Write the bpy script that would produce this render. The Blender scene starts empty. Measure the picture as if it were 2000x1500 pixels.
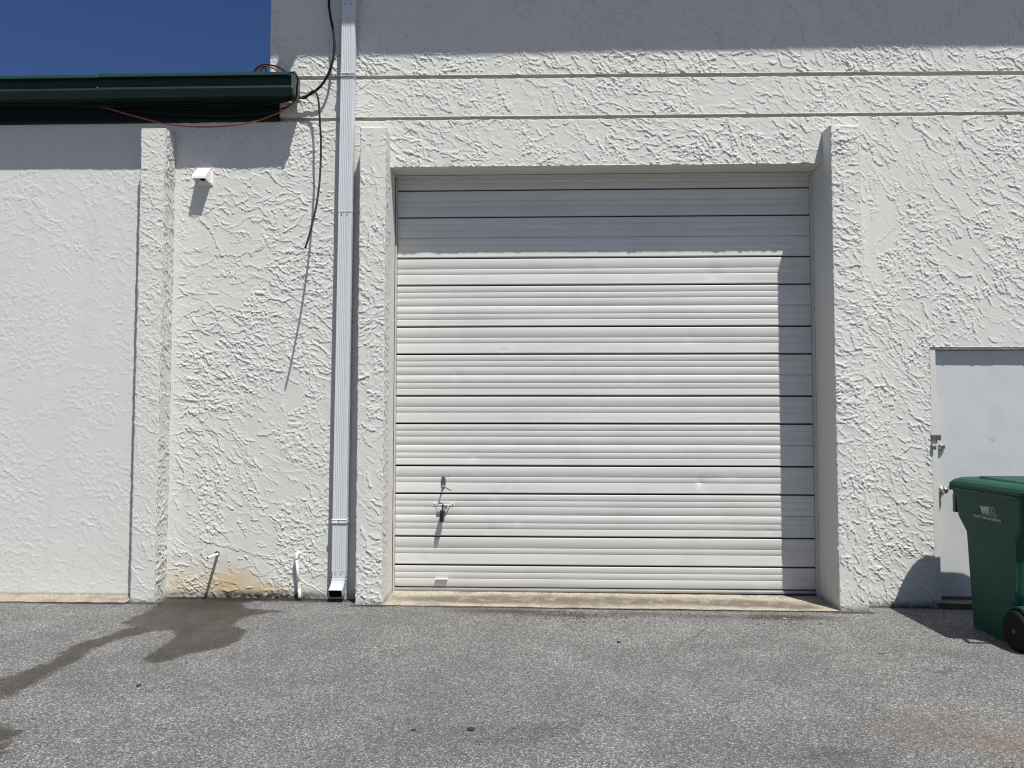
import bpy, bmesh, math, random
import numpy as np
from mathutils import Vector, Matrix

# ------------------------------------------------------------------ camera, sky, sun, exposure
SC = bpy.context.scene
COL = SC.collection
CAM_LOC = np.array([0.0, -6.6, 1.6])
YAW, PITCH, ROLL, FPX = math.radians(1.9), math.radians(2.73), 0.0012, 1500.0
SUN_TO = Vector((-0.64, 1.0, -2.4)).normalized()          # direction the light travels

def cam_basis():
    cy, sy = math.cos(YAW), math.sin(YAW)
    cp, sp = math.cos(PITCH), math.sin(PITCH)
    f = np.array([-sy * cp, cy * cp, sp]); r = np.array([cy, sy, 0.0]); u = np.cross(r, f)
    c, s = math.cos(ROLL), math.sin(ROLL)
    return c * r + s * u, -s * r + c * u, f
CR, CU, CF = cam_basis()
cam = bpy.data.cameras.new('camera'); camo = bpy.data.objects.new('camera', cam); COL.objects.link(camo)
m = Matrix.Identity(4)
for i in range(3):
    m[i][0], m[i][1], m[i][2], m[i][3] = CR[i], CU[i], -CF[i], CAM_LOC[i]
camo.matrix_world = m
cam.sensor_fit = 'HORIZONTAL'; cam.sensor_width = 36.0; cam.lens = 36.0 * FPX / 2000.0
cam.clip_start = 0.05; cam.clip_end = 2000
SC.camera = camo

world = bpy.data.worlds.new('World'); SC.world = world; world.use_nodes = True
wn = world.node_tree; wn.nodes.clear()
sky = wn.nodes.new('ShaderNodeTexSky'); sky.sky_type = 'NISHITA'; sky.sun_disc = False
sky.sun_elevation = math.asin(-SUN_TO.z); sky.sun_rotation = math.atan2(-SUN_TO.x, -SUN_TO.y)
sky.air_density = 0.8; sky.dust_density = 1.5; sky.ozone_density = 1.6; sky.altitude = 0
bg = wn.nodes.new('ShaderNodeBackground'); bg.inputs['Strength'].default_value = 0.05
wo = wn.nodes.new('ShaderNodeOutputWorld')
hs = wn.nodes.new('ShaderNodeHueSaturation'); hs.inputs['Saturation'].default_value = 1.28; hs.inputs['Hue'].default_value = 0.513; hs.inputs['Value'].default_value = 1.06
wn.links.new(sky.outputs[0], hs.inputs['Color']); wn.links.new(hs.outputs[0], bg.inputs[0]); wn.links.new(bg.outputs[0], wo.inputs[0])

sun = bpy.data.lights.new('sun', 'SUN'); sun.energy = 4.35; sun.angle = math.radians(0.53); sun.color = (1.0, 0.962, 0.90)
suno = bpy.data.objects.new('sun', sun); COL.objects.link(suno)
suno.rotation_euler = SUN_TO.to_track_quat('-Z', 'Y').to_euler(); suno.location = (4, -8, 14)

SC.view_settings.view_transform = 'Standard'; SC.view_settings.look = 'None'
SC.view_settings.exposure = 0.42; SC.view_settings.gamma = 1.0; SC.view_settings.use_curve_mapping = False
try:
    SC.cycles.max_bounces = 8; SC.cycles.diffuse_bounces = 5; SC.cycles.use_denoising = True; SC.cycles.filter_width = 1.15
except Exception:
    pass

# ------------------------------------------------------------------ helpers
def at(px, py, Y):
    """photograph point (2000 x 1500) on the vertical plane y = Y"""
    d = CR * (px - 1000) / FPX - CU * (py - 750) / FPX + CF
    return CAM_LOC + d * ((Y - CAM_LOC[1]) / d[1])
def onground(px, py, Z=0.06):
    d = CR * (px - 1000) / FPX - CU * (py - 750) / FPX + CF
    return CAM_LOC + d * ((Z - CAM_LOC[2]) / d[2])
def gz(x):
    return 0.065 - 0.0045 * x

class MB:
    def __init__(s): s.v = []; s.f = []
    def add(s, vs, fs):
        n = len(s.v); s.v += [tuple(map(float, p)) for p in vs]; s.f += [tuple(i + n for i in f) for f in fs]; return s
    def box(s, x0, x1, y0, y1, z0, z1):
        vs = [(x, y, z) for z in (z0, z1) for y in (y0, y1) for x in (x0, x1)]
        return s.add(vs, [(0, 2, 3, 1), (4, 5, 7, 6), (0, 1, 5, 4), (2, 6, 7, 3), (0, 4, 6, 2), (1, 3, 7, 5)])
    def loft(s, rings, closed=True, cap0=True, cap1=True):
        n = len(rings[0]); vs = [p for r in rings for p in r]; fs = []
        for k in range(len(rings) - 1):
            for i in range(n if closed else n - 1):
                j = (i + 1) % n
                fs.append((k * n + i, k * n + j, (k + 1) * n + j, (k + 1) * n + i))
        if closed and cap0: fs.append(tuple(range(n - 1, -1, -1)))
        if closed and cap1: fs.append(tuple(range((len(rings) - 1) * n, len(rings) * n)))
        return s.add(vs, fs)
    def prism(s, prof, a0, a1, axis='x'):
        """profile points (a,b) in the plane across axis, extruded a0..a1"""
        def P(t, a, b): return (t, a, b) if axis == 'x' else ((a, t, b) if axis == 'y' else (a, b, t))
        return s.loft([[P(a0, a, b) for a, b in prof], [P(a1, a, b) for a, b in prof]])
    def tube(s, path, r, n=8, cap=True):
        path = [Vector(p) for p in path]; rings = []
        t0 = (path[1] - path[0]).normalized()
        ref = Vector((0, 0, 1)) if abs(t0.z) < 0.9 else Vector((1, 0, 0))
        nrm = t0.cross(ref).normalized()
        for k, p in enumerate(path):
            t = (path[min(k + 1, len(path) - 1)] - path[max(k - 1, 0)]).normalized()
            nrm = (nrm - t * nrm.dot(t)).normalized(); b = t.cross(nrm)
            rr = r[k] if isinstance(r, (list, tuple)) else r
            rings.append([p + (nrm * math.cos(a) + b * math.sin(a)) * rr for a in [2 * math.pi * i / n for i in range(n)]])
        return s.loft(rings, cap0=cap, cap1=cap)
    def lathe(s, base, axis, prof, n=20):
        """prof = [(distance along axis, radius)]"""
        ax = Vector(axis).normalized(); b = Vector(base)
        u = ax.cross(Vector((0, 0, 1)) if abs(ax.z) < .9 else Vector((1, 0, 0))).normalized(); w = ax.cross(u)
        rings = [[b + ax * d + (u * math.cos(t) + w * math.sin(t)) * r for t in [2 * math.pi * i / n for i in range(n)]] for d, r in prof]
        return s.loft(rings)
    def mesh(s, name, off=(0, 0, 0)):
        me = bpy.data.meshes.new(name)
        me.from_pydata([(a - off[0], b - off[1], c - off[2]) for a, b, c in s.v], [], s.f); me.update()
        bm = bmesh.new(); bm.from_mesh(me); bmesh.ops.recalc_face_normals(bm, faces=bm.faces); bm.to_mesh(me); bm.free()
        return me

def wloc(o):
    v = Vector((0, 0, 0))
    while o is not None:
        v += o.location; o = o.parent
    return v
def tag(o, label=None, cat=None, group=None, kind=None):
    if label: o['label'] = label
    if cat: o['category'] = cat
    if group: o['group'] = group
    if kind: o['kind'] = kind
    return o
def link(name, me, mat, parent=None, smooth=False, bevel=0.0, seg=2):
    o = bpy.data.objects.new(name, me); COL.objects.link(o); o.parent = parent
    if mat is not None: me.materials.append(mat)
    if smooth:
        me.polygons.foreach_set('use_smooth', np.ones(len(me.polygons), dtype=bool))
    if bevel:
        b = o.modifiers.new('bevel', 'BEVEL'); b.width = bevel; b.segments = seg; b.limit_method = 'ANGLE'; b.angle_limit = math.radians(40)
    return o
def part(name, mb, mat, parent=None, smooth=False, bevel=0.0, seg=2):
    return link(name, mb.mesh(name, wloc(parent) if parent else (0, 0, 0)), mat, parent, smooth, bevel, seg)
def thing(name, label, cat, loc, group=None, kind='thing'):
    o = bpy.data.objects.new(name, None); COL.objects.link(o); o.location = loc; o.empty_display_size = .1
    return tag(o, label, cat, group, kind)
def catmull(pts, n=8):
    pts = [np.array(p, float) for p in pts]; P = [2 * pts[0] - pts[1]] + pts + [2 * pts[-1] - pts[-2]]; out = []
    for i in range(1, len(P) - 2):
        for k in range(n):
            t = k / n; a, b, c, d = P[i - 1], P[i], P[i + 1], P[i + 2]
            out.append(0.5 * (2 * b + (c - a) * t + (2 * a - 5 * b + 4 * c - d) * t * t + (3 * b - a - 3 * c + d) * t ** 3))
    out.append(pts[-1]); return [tuple(p) for p in out]

# ------------------------------------------------------------------ materials
class NT:
    def __init__(s, name):
        s.m = bpy.data.materials.new(name); s.m.use_nodes = True; s.t = s.m.node_tree; s.t.nodes.clear()
        s.out = s.n('ShaderNodeOutputMaterial'); s.b = s.n('ShaderNodeBsdfPrincipled'); s.l(s.b.outputs[0], s.out.inputs[0])
    def n(s, typ, **kw):
        x = s.t.nodes.new(typ)
        for k, v in kw.items(): setattr(x, k, v)
        return x
    def l(s, a, b): s.t.links.new(a, b)
    def val(s, sock, v):
        if hasattr(v, 'links') or hasattr(v, 'is_linked'): s.l(v, sock)
        else: sock.default_value = v
    def pos(s):
        return s.n('ShaderNodeNewGeometry').outputs['Position']
    def scaled(s, vec, sc):
        k = s.n('ShaderNodeVectorMath', operation='MULTIPLY'); s.l(vec, k.inputs[0]); k.inputs[1].default_value = sc; return k.outputs[0]
    def noise(s, vec, scale, detail=3, rough=.55, dist=0):
        k = s.n('ShaderNodeTexNoise'); s.l(vec, k.inputs['Vector'])
        k.inputs['Scale'].default_value = scale; k.inputs['Detail'].default_value = detail; k.inputs['Roughness'].default_value = rough; k.inputs['Distortion'].default_value = dist
        return k.outputs[0]
    def voro(s, vec, scale, feature='F1'):
        k = s.n('ShaderNodeTexVoronoi', feature=feature); s.l(vec, k.inputs['Vector']); k.inputs['Scale'].default_value = scale; return k
    def ramp(s, fac, pts):
        k = s.n('ShaderNodeValToRGB'); s.l(fac, k.inputs[0]); e = k.color_ramp.elements
        while len(e) < len(pts): e.new(0.5)
        for i, (p, c) in enumerate(pts):
            e[i].position = p; e[i].color = (c, c, c, 1) if isinstance(c, (int, float)) else (*c, 1)
        return k.outputs[0]
    def mix(s, fac, a, b, mode='MIX'):
        k = s.n('ShaderNodeMix', data_type='RGBA', blend_type=mode)
        s.val(k.inputs[0], fac)
        for sock, v in ((k.inputs[6], a), (k.inputs[7], b)):
            if isinstance(v, tuple): sock.default_value = (*v, 1) if len(v) == 3 else v
            else: s.l(v, sock)
        return k.outputs[2]
    def math(s, op, a, b=0.0):
        k = s.n('ShaderNodeMath', operation=op); s.val(k.inputs[0], a); s.val(k.inputs[1], b); return k.outputs[0]
    def attr(s, name):
        k = s.n('ShaderNodeAttribute'); k.attribute_name = name; return k.outputs['Fac']
    def bump(s, h, strength, dist):
        k = s.n('ShaderNodeBump'); k.inputs['Strength'].default_value = strength; k.inputs['Distance'].default_value = dist
        s.l(h, k.inputs['Height']); s.l(k.outputs[0], s.b.inputs['Normal']); return k
    def base(s, v):
        if isinstance(v, tuple): s.b.inputs['Base Color'].default_value = (*v, 1)
        else: s.l(v, s.b.inputs['Base Color'])
    def set(s, **kw):
        for k, v in kw.items():
            s.val(s.b.inputs[k.replace('_', ' ')], v)
        return s

def simple(name, col, rough=.5, metal=0.0, var=.06, vscale=6.0, dirt=0.0, bumpd=0.0, bscale=60.0, spec=.5):
    t = NT(name); p = t.pos()
    n1 = t.noise(p, vscale, 4)
    c = t.mix(n1, tuple(x * (1 - var) for x in col), tuple(min(1, x * (1 + var)) for x in col))
    if dirt:
        n2 = t.ramp(t.noise(p, vscale * 1.7, 6, .65), [(.48, 0.0), (.75, 1.0)])
        c = t.mix(t.math('MULTIPLY', n2, dirt), c, (.12, .10, .075))
    t.base(c)
    t.set(Roughness=t.math('ADD', t.math('MULTIPLY', n1, .12), rough - .06), Metallic=metal, Specular_IOR_Level=spec)
    if bumpd: t.bump(t.noise(p, bscale, 3), .6, bumpd)
    return t.m

M = {}
def stucco_mat(name, col, fine=.0012):
    t = NT(name); p = t.pos()
    big = t.noise(p, .9, 4, .6); mid = t.noise(p, 7, 4, .6)
    c = t.mix(big, tuple(x * .955 for x in col), tuple(x * 1.03 for x in col))
    c = t.mix(t.math('MULTIPLY', t.ramp(mid, [(.5, 0.), (.8, 1.)]), .12), c, (.60, .585, .51))
    # streaks of rain dirt (long in z)
    st = t.noise(t.scaled(p, (9, 9, .45)), 1.0, 5, .6)
    c = t.mix(t.math('MULTIPLY', t.ramp(st, [(.50, 0.), (.75, 1.)]), .16), c, (.44, .43, .39))
    # ochre and mildew stains of their own shape, painted on the mesh as attributes
    br = t.noise(p, 14, 5, .7)
    och = t.math('MULTIPLY', t.attr('ochre'), t.ramp(br, [(.25, .55), (.7, 1.)]))
    c = t.mix(och, c, (.56, .42, .20))
    mil = t.math('MULTIPLY', t.attr('mildew'), t.ramp(t.noise(p, 22, 5, .7), [(.28, 0.), (.5, 1.)]))
    c = t.mix(mil, c, (.055, .05, .042))
    t.base(c); t.set(Roughness=.82, Specular_IOR_Level=.25)
    h = t.math('ADD', t.noise(p, 160, 4, .6), t.math('MULTIPLY', t.noise(p, 45, 4, .6), 1.6))
    t.bump(h, .55, fine)
    return t.m
M['stucco'] = stucco_mat('white_stucco', (.628, .634, .602))
M['stucco_low'] = stucco_mat('smooth_white_stucco', (.628, .635, .612))
M['plain_wall'] = simple('painted_wall', (.61, .60, .56), .8, var=.05, bumpd=.002, bscale=30)
M['jamb'] = stucco_mat('jamb_stucco', (.66, .645, .60), .001)
M['door'] = simple('white_door_steel', (.640, .650, .626), .40, var=.03, vscale=1.5, dirt=.10)
def door_wear():
    m_ = M['door']; nt = m_.node_tree; b = [n for n in nt.nodes if n.type == 'BSDF_PRINCIPLED'][0]
    src = b.inputs['Base Color'].links[0].from_socket
    geo = nt.nodes.new('ShaderNodeNewGeometry'); oi = nt.nodes.new('ShaderNodeObjectInfo')
    sc = nt.nodes.new('ShaderNodeVectorMath'); sc.operation = 'MULTIPLY'; sc.inputs[1].default_value = (.7, 1, 26); nt.links.new(geo.outputs['Position'], sc.inputs[0])
    nz = nt.nodes.new('ShaderNodeTexNoise'); nz.inputs['Scale'].default_value = 1.0; nz.inputs['Detail'].default_value = 5; nt.links.new(sc.outputs[0], nz.inputs['Vector'])
    rp = nt.nodes.new('ShaderNodeMapRange'); rp.inputs[1].default_value = .35; rp.inputs[2].default_value = .7; rp.inputs[3].default_value = 1.0; rp.inputs[4].default_value = .90; nt.links.new(nz.outputs[0], rp.inputs[0])
    r2 = nt.nodes.new('ShaderNodeMapRange'); r2.inputs[3].default_value = .965; r2.inputs[4].default_value = 1.03; nt.links.new(oi.outputs['Random'], r2.inputs[0])
    mu = nt.nodes.new('ShaderNodeMath'); mu.operation = 'MULTIPLY'; nt.links.new(rp.outputs[0], mu.inputs[0]); nt.links.new(r2.outputs[0], mu.inputs[1])
    vs = nt.nodes.new('ShaderNodeVectorMath'); vs.operation = 'SCALE'; nt.links.new(src, vs.inputs[0]); nt.links.new(mu.outputs[0], vs.inputs['Scale'])
    nt.links.new(vs.outputs[0], b.inputs['Base Color'])
door_wear()
M['frame'] = simple('door_frame_paint', (.60, .60, .57), .45, var=.05, vscale=5, dirt=.12)
M['seal_shade'] = simple('black_seal_and_shade', (.016, .016, .016), .7)  # black of the rubber seals, also stands in for shade in gaps
M['bar'] = simple('grey_bottom_bar', (.33, .33, .32), .35, .4, var=.1)
M['slab'] = simple('grey_white_door_paint', (.535, .553, .562), .42, var=.03, vscale=2.5, dirt=.12, bumpd=.0006, bscale=90)
M['alu'] = simple('white_aluminium', (.575, .612, .640), .36, .0, var=.04, vscale=4, dirt=.05)
M['green'] = simple('green_gutter_paint', (.0035, .026, .018), .45, spec=.35, var=.15, vscale=5, dirt=.06)
M['fascia'] = simple('shaded_green_fascia', (.002, .011, .013), .6, var=.15, vscale=5, spec=.2)  # gutter green darkened to carry the shade under the eave
M['bin'] = simple('green_bin_plastic', (.004, .060, .042), .5, spec=.18, var=.12, vscale=4, dirt=.16, bumpd=.0006, bscale=260)
M['black'] = simple('black_plastic', (.012, .012, .013), .42, var=.1)
M['tyre'] = simple('black_tyre', (.007, .007, .007), .8, spec=.2, var=.2, vscale=30)
M['cable'] = simple('black_cable', (.007, .007, .008), .55, spec=.25)
M['orange'] = simple('orange_cable', (.33, .052, .022), .45, var=.12, vscale=9)
M['steel'] = simple('dull_steel', (.36, .35, .33), .38, 1.0, var=.15, vscale=40)
M['chrome'] = simple('satin_nickel', (.55, .53, .50), .22, 1.0, var=.08, vscale=60)
M['darksteel'] = simple('dark_galvanised', (.16, .17, .18), .5, .8, var=.2, vscale=40)
M['pvc'] = simple('white_pvc', (.72, .72, .68), .38, var=.05, vscale=12, dirt=.12)
M['vent'] = simple('white_vent_plastic', (.80, .80, .78), .4, var=.03, dirt=.04)
M['print'] = simple('faded_white_print', (.40, .45, .43), .7, var=.25, vscale=120)
M['rustmark'] = simple('brown_residue', (.36, .33, .28), .8, var=.2, vscale=90)
M['pebble'] = simple('dark_pebble', (.018, .017, .016), .8, var=.3, vscale=60)
M['bark'] = simple('dry_leaf_brown', (.055, .038, .027), .8, var=.3, vscale=60)

def concrete_mat(name, light, brown, thr):
    t = NT(name); p = t.pos()
    n = t.noise(p, 5.0, 6, .68, .4)
    c = t.mix(t.ramp(n, [(thr, 0.), (thr + .12, 1.)]), light, brown)
    g = t.noise(p, 90, 4, .7)
    c = t.mix(t.ramp(g, [(.38, .75), (.55, 0.)]), c, (.10, .085, .065))
    sp = t.voro(p, 140); c = t.mix(t.ramp(sp.outputs['Distance'], [(.08, .5), (.22, 0.)]), c, (.55, .50, .42))
    wear = t.math('MULTIPLY', t.attr('dirt'), t.ramp(t.noise(p, 10, 6, .74), [(.24, 0.), (.50, 1.)]))
    c = t.mix(wear, c, t.mix(t.noise(p, 60, 4, .7), (.075, .062, .048), (.21, .18, .145)))
    t.base(c); t.set(Roughness=.85, Specular_IOR_Level=.3)
    t.bump(t.math('ADD', g, t.noise(p, 25, 5)), .7, .006)
    return t.m
M['concrete'] = concrete_mat('sandy_concrete', (.47, .43, .35), (.32, .285, .23), .50)
M['step'] = concrete_mat('grey_step_concrete', (.28, .265, .235), (.20, .185, .16), .5)

def asphalt_mat():
    t = NT('asphalt'); p = t.pos()
    warp = t.n('ShaderNodeVectorMath', operation='ADD'); t.l(p, warp.inputs[0])
    nz = t.n('ShaderNodeTexNoise'); t.l(p, nz.inputs['Vector']); nz.inputs['Scale'].default_value = 70
    t.l(t.scaled(nz.outputs[1], (.008, .008, .008)), warp.inputs[1]); q = warp.outputs[0]
    v1 = t.voro(q, 128); v2 = t.voro(q, 290); v3 = t.voro(q, 52)
    sep = t.n('ShaderNodeSeparateColor'); t.l(v1.outputs['Color'], sep.inputs[0])
    sep2 = t.n('ShaderNodeSeparateColor'); t.l(v2.outputs['Color'], sep2.inputs[0])
    sep3 = t.n('ShaderNodeSeparateColor'); t.l(v3.outputs['Color'], sep3.inputs[0])
    stone = t.ramp(sep.outputs[0], [(0, (.045, .045, .046)), (.30, (.105, .103, .101)), (.58, (.205, .20, .194)), (.80, (.33, .323, .312)), (.93, (.57, .56, .54)), (1, (.72, .71, .68))])
    small = t.ramp(sep2.outputs[1], [(0, (.05, .05, .05)), (.55, (.15, .147, .143)), (.88, (.32, .314, .30)), (1, (.6, .59, .57))])
    c = t.mix(.38, stone, small)
    c = t.mix(1.0, c, (1.15, 1.175, 1.195), 'MULTIPLY')
    bigs = t.math('MULTIPLY', t.ramp(sep3.outputs[2], [(.90, 0.), (.93, 1.)]), t.ramp(v3.outputs['Distance'], [(.28, .75), (.42, 0.)]))
    c = t.mix(bigs, c, (.36, .35, .33))
    # binder between stones
    c = t.mix(t.ramp(v1.outputs['Distance'], [(.42, 0.), (.8, .75)]), c, (.05, .05, .05))
    wv = t.n('ShaderNodeVectorMath', operation='ADD'); t.l(p, wv.inputs[0]); nw = t.n('ShaderNodeTexNoise'); t.l(p, nw.inputs['Vector']); nw.inputs['Scale'].default_value = 2.2; nw.inputs['Detail'].default_value = 6
    t.l(t.scaled(nw.outputs[1], (.55, .55, 0)), wv.inputs[1])
    ck = t.voro(t.scaled(wv.outputs[0], (1, 1, .001)), .42, 'DISTANCE_TO_EDGE')
    crack = t.math('MULTIPLY', t.ramp(ck.outputs['Distance'], [(.0, 1.), (.0038, 0.)]), t.ramp(t.noise(p, 1.1, 3), [(.52, 0.), (.62, .45)]))
    c = t.mix(crack, c, (.022, .022, .022))
    big = t.noise(p, .55, 5, .6); mid = t.noise(p, 2.6, 6, .62)
    c = t.mix(t.ramp(big, [(.30, .30), (.62, 0.)]), c, (.075, .077, .080))
    c = t.mix(t.ramp(mid, [(.36, .28), (.58, 0.)]), c, (.085, .085, .085))
    c = t.mix(t.ramp(mid, [(.52, 0.), (.8, .20)]), c, (.33, .32, .31))
    edge = t.math('ADD', t.math('MULTIPLY', t.noise(p, 11, 6, .74), 1.10), t.math('MULTIPLY', t.noise(p, 70, 2), .35))
    dirt = t.math('MULTIPLY', t.attr('dirt'), t.ramp(t.noise(p, 15, 6, .74), [(.24, 0.), (.46, 1.)]))
    c = t.mix(t.math('MULTIPLY', dirt, .95), c, (.050, .040, .032))
    rust = t.math('MULTIPLY', t.attr('rust'), t.ramp(t.noise(p, 4, 5, .65), [(.30, 0.), (.65, 1.)]))
    c = t.mix(t.math('MULTIPLY', rust, .40), c, (.20, .13, .075))
    oil = t.math('MULTIPLY', t.attr('oil'), t.ramp(t.noise(p, 7, 5, .7), [(.3, .1), (.65, 1.)]))
    c = t.mix(t.math('MULTIPLY', oil, .85), c, (.025, .024, .023))
    gri = t.math('MULTIPLY', t.attr('grime'), t.ramp(t.noise(p, 26, 5, .7), [(.28, 0.), (.50, 1.)]))
    c = t.mix(t.math('MULTIPLY', gri, .92), c, (.018, .017, .016))
    wet = t.ramp(t.math('ADD', t.attr('wet'), t.math('SUBTRACT', edge, .725)), [(.30, 0.), (.42, .28), (.50, .72), (.62, 1.)])
    wetc = t.mix(1.0, c, t.mix(t.ramp(t.noise(p, 6, 5, .65), [(.35, 0.), (.65, 1.)]), (.225, .195, .165), (.37, .34, .305)), 'MULTIPLY')
    c = t.mix(wet, c, wetc)
    t.base(c)
    t.set(Roughness=t.mix(wet, (.88, .88, .88), (.42, .42, .42)), Specular_IOR_Level=.4)
    h = t.math('ADD', t.math('MULTIPLY', v1.outputs['Distance'], -1.0), t.math('MULTIPLY', v2.outputs['Distance'], -.45))
    h = t.math('ADD', h, t.math('MULTIPLY', t.noise(p, 24, 4, .6), .7))
    t.bump(h, .95, .0065)
    return t.m
M['asphalt'] = asphalt_mat()

# ------------------------------------------------------------------ numpy noise and height fields
def vnoise(ny, nx, cell, per_m, rng):
    """smooth value noise with features of 1/per_m metres on a grid of CELL metres"""
    gx = max(2, int(nx * cell * per_m) + 3); gy = max(2, int(ny * cell * per_m) + 3)
    g = rng.random((gy, gx)).astype(np.float32) * 2 - 1
    fx = np.arange(nx, dtype=np.float32) * cell * per_m; fy = np.arange(ny, dtype=np.float32) * cell * per_m
    ix = np.minimum(fx.astype(int), gx - 2); iy = np.minimum(fy.astype(int), gy - 2)
    tx = fx - ix; ty = fy - iy
    tx = tx * tx * (3 - 2 * tx); ty = ty * ty * (3 - 2 * ty)
    top = g[iy][:, ix] * (1 - tx) + g[iy][:, ix + 1] * tx
    bot = g[iy + 1][:, ix] * (1 - tx) + g[iy + 1][:, ix + 1] * tx
    return top * (1 - ty)[:, None] + bot * ty[:, None]
def fbm(ny, nx, cell, per_m, rng, octs=3, gain=.55):
    out = np.zeros((ny, nx), np.float32); a = 1.0
    for k in range(octs):
        out += a * vnoise(ny, nx, cell, per_m * 2 ** k, rng); a *= gain
    return out

def skip_trowel(ny, nx, cell, seed, density=170, thick=(.0026, .0086), size=(.032, .46), ang=-33, crumb=.0040, crumb_thr=.15, fine=3.0, bias=.03):
    """torn plates of hand-trowelled stucco: height in metres on a ny x nx grid"""
    rng = np.random.default_rng(seed)
    w1 = fbm(ny, nx, cell, 14, rng, 4, .72); w2 = fbm(ny, nx, cell, 14, rng, 4, .72)
    af = fbm(ny, nx, cell, .9, rng, 2)
    busy = .85 * fbm(ny, nx, cell, 1.3, rng, 3) + bias
    H = fbm(ny, nx, cell, 2.0, rng, 2) * .0010
    H += fbm(ny, nx, cell, 9, rng, 2) * .0004
    n = int(ny * nx * cell * cell * density)
    jj, ii = rng.random(n) * ny, rng.random(n) * nx
    for k in range(n):
        cj, ci = jj[k], ii[k]
        b = busy[min(int(cj), ny - 1), min(int(ci), nx - 1)]
        a = math.radians(ang + 42 * af[min(int(cj), ny - 1), min(int(ci), nx - 1)] + rng.normal(0, 20))
        u = rng.random()
        L = size[0] + (size[1] - size[0]) * u ** 3.0
        if b > .25: L *= .62
        Wd = L * (.11 + .34 * rng.random() ** 1.3); Wd = max(Wd, .014)
        th = (thick[0] + (thick[1] - thick[0]) * rng.random() ** 1.4) * (1.18 if b > 0 else .82)
        R = (L + .03) / cell
        j0, j1 = max(0, int(cj - R)), min(ny, int(cj + R) + 2); i0, i1 = max(0, int(ci - R)), min(nx, int(ci + R) + 2)
        if j1 <= j0 or i1 <= i0: continue
        X = (np.arange(i0, i1) - ci)[None, :] * cell; Z = (np.arange(j0, j1) - cj)[:, None] * cell
        ca, sa = math.cos(a), math.sin(a)
        s = X * ca + Z * sa + w1[j0:j1, i0:i1] * .016; t = -X * sa + Z * ca + w2[j0:j1, i0:i1] * .0125
        t = t - (rng.random() - .5) * 1.8 * s * s / L
        mm = 1 - np.abs(s / L) ** 2.4 - (t / Wd) ** 2
        flip = -1 if rng.random() < .72 else 1                   # thick torn edge mostly on the lower side
        ramp = np.clip((flip * t / Wd + 1) * .5, 0, 1)
        if rng.random() < .16:                                   # a scraped flat: trowel pulled the coat back down
            sub = H[j0:j1, i0:i1]; sub[mm > 0] *= .22
            continue
        h = th * (.10 + .25 * ramp + .65 * np.exp(-np.maximum(mm, 0) * Wd / .011) * (ramp > .5))
        sub = H[j0:j1, i0:i1]
        on = mm > 0
        sub[on] = np.maximum(sub[on] * .55, h[on] + .15 * sub[on])
    # a second pass of short ragged tears, lying roughly along the trowel's way
    n2 = int(ny * nx * cell * cell * density * fine)
    jj, ii = rng.random(n2) * ny, rng.random(n2) * nx
    f1 = fbm(ny, nx, cell, 40, rng, 2, .7)
    for k in range(n2):
        cj, ci = jj[k], ii[k]; b = busy[min(int(cj), ny - 1), min(int(ci), nx - 1)]
        if rng.random() > .45 + .9 * b: continue
        a = math.radians(ang + 48 * af[min(int(cj), ny - 1), min(int(ci), nx - 1)] + rng.normal(0, 26))
        L = size[0] * .55 + size[0] * 1.9 * rng.random() ** 1.7; Wd = max(.007, L * (.16 + .22 * rng.random()))
        th = thick[0] + (thick[1] - thick[0]) * rng.random() ** 1.3
        R = (L + .02) / cell
        j0, j1 = max(0, int(cj - R)), min(ny, int(cj + R) + 2); i0, i1 = max(0, int(ci - R)), min(nx, int(ci + R) + 2)
        if j1 <= j0 or i1 <= i0: continue
        X = (np.arange(i0, i1) - ci)[None, :] * cell; Z = (np.arange(j0, j1) - cj)[:, None] * cell
        ca, sa = math.cos(a), math.sin(a)
        s = X * ca + Z * sa; t = -X * sa + Z * ca + w2[j0:j1, i0:i1] * .007 + f1[j0:j1, i0:i1] * .0035
        mm = 1 - np.abs(s / L) ** 2 - (t / Wd) ** 2
        ramp = np.clip((-t / Wd + 1) * .5, 0, 1)
        sub = H[j0:j1, i0:i1]; on = mm > 0
        sub[on] = np.maximum(sub[on], .45 * sub[on] + (th * (.12 + .28 * ramp + .60 * np.exp(-np.maximum(mm, 0) * Wd / .009) * (ramp > .5)))[on])
    # crumbs and tears in patches
    c1 = fbm(ny, nx, cell, 48, rng, 2, .6); cm = fbm(ny, nx, cell, 2.8, rng, 3)
    tear = np.clip((c1 - .22) * 5, 0, 1) * np.clip((cm - crumb_thr) * 3.0, 0, 1)
    H += tear * crumb
    return np.clip(H, -.002, .0135)

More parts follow.
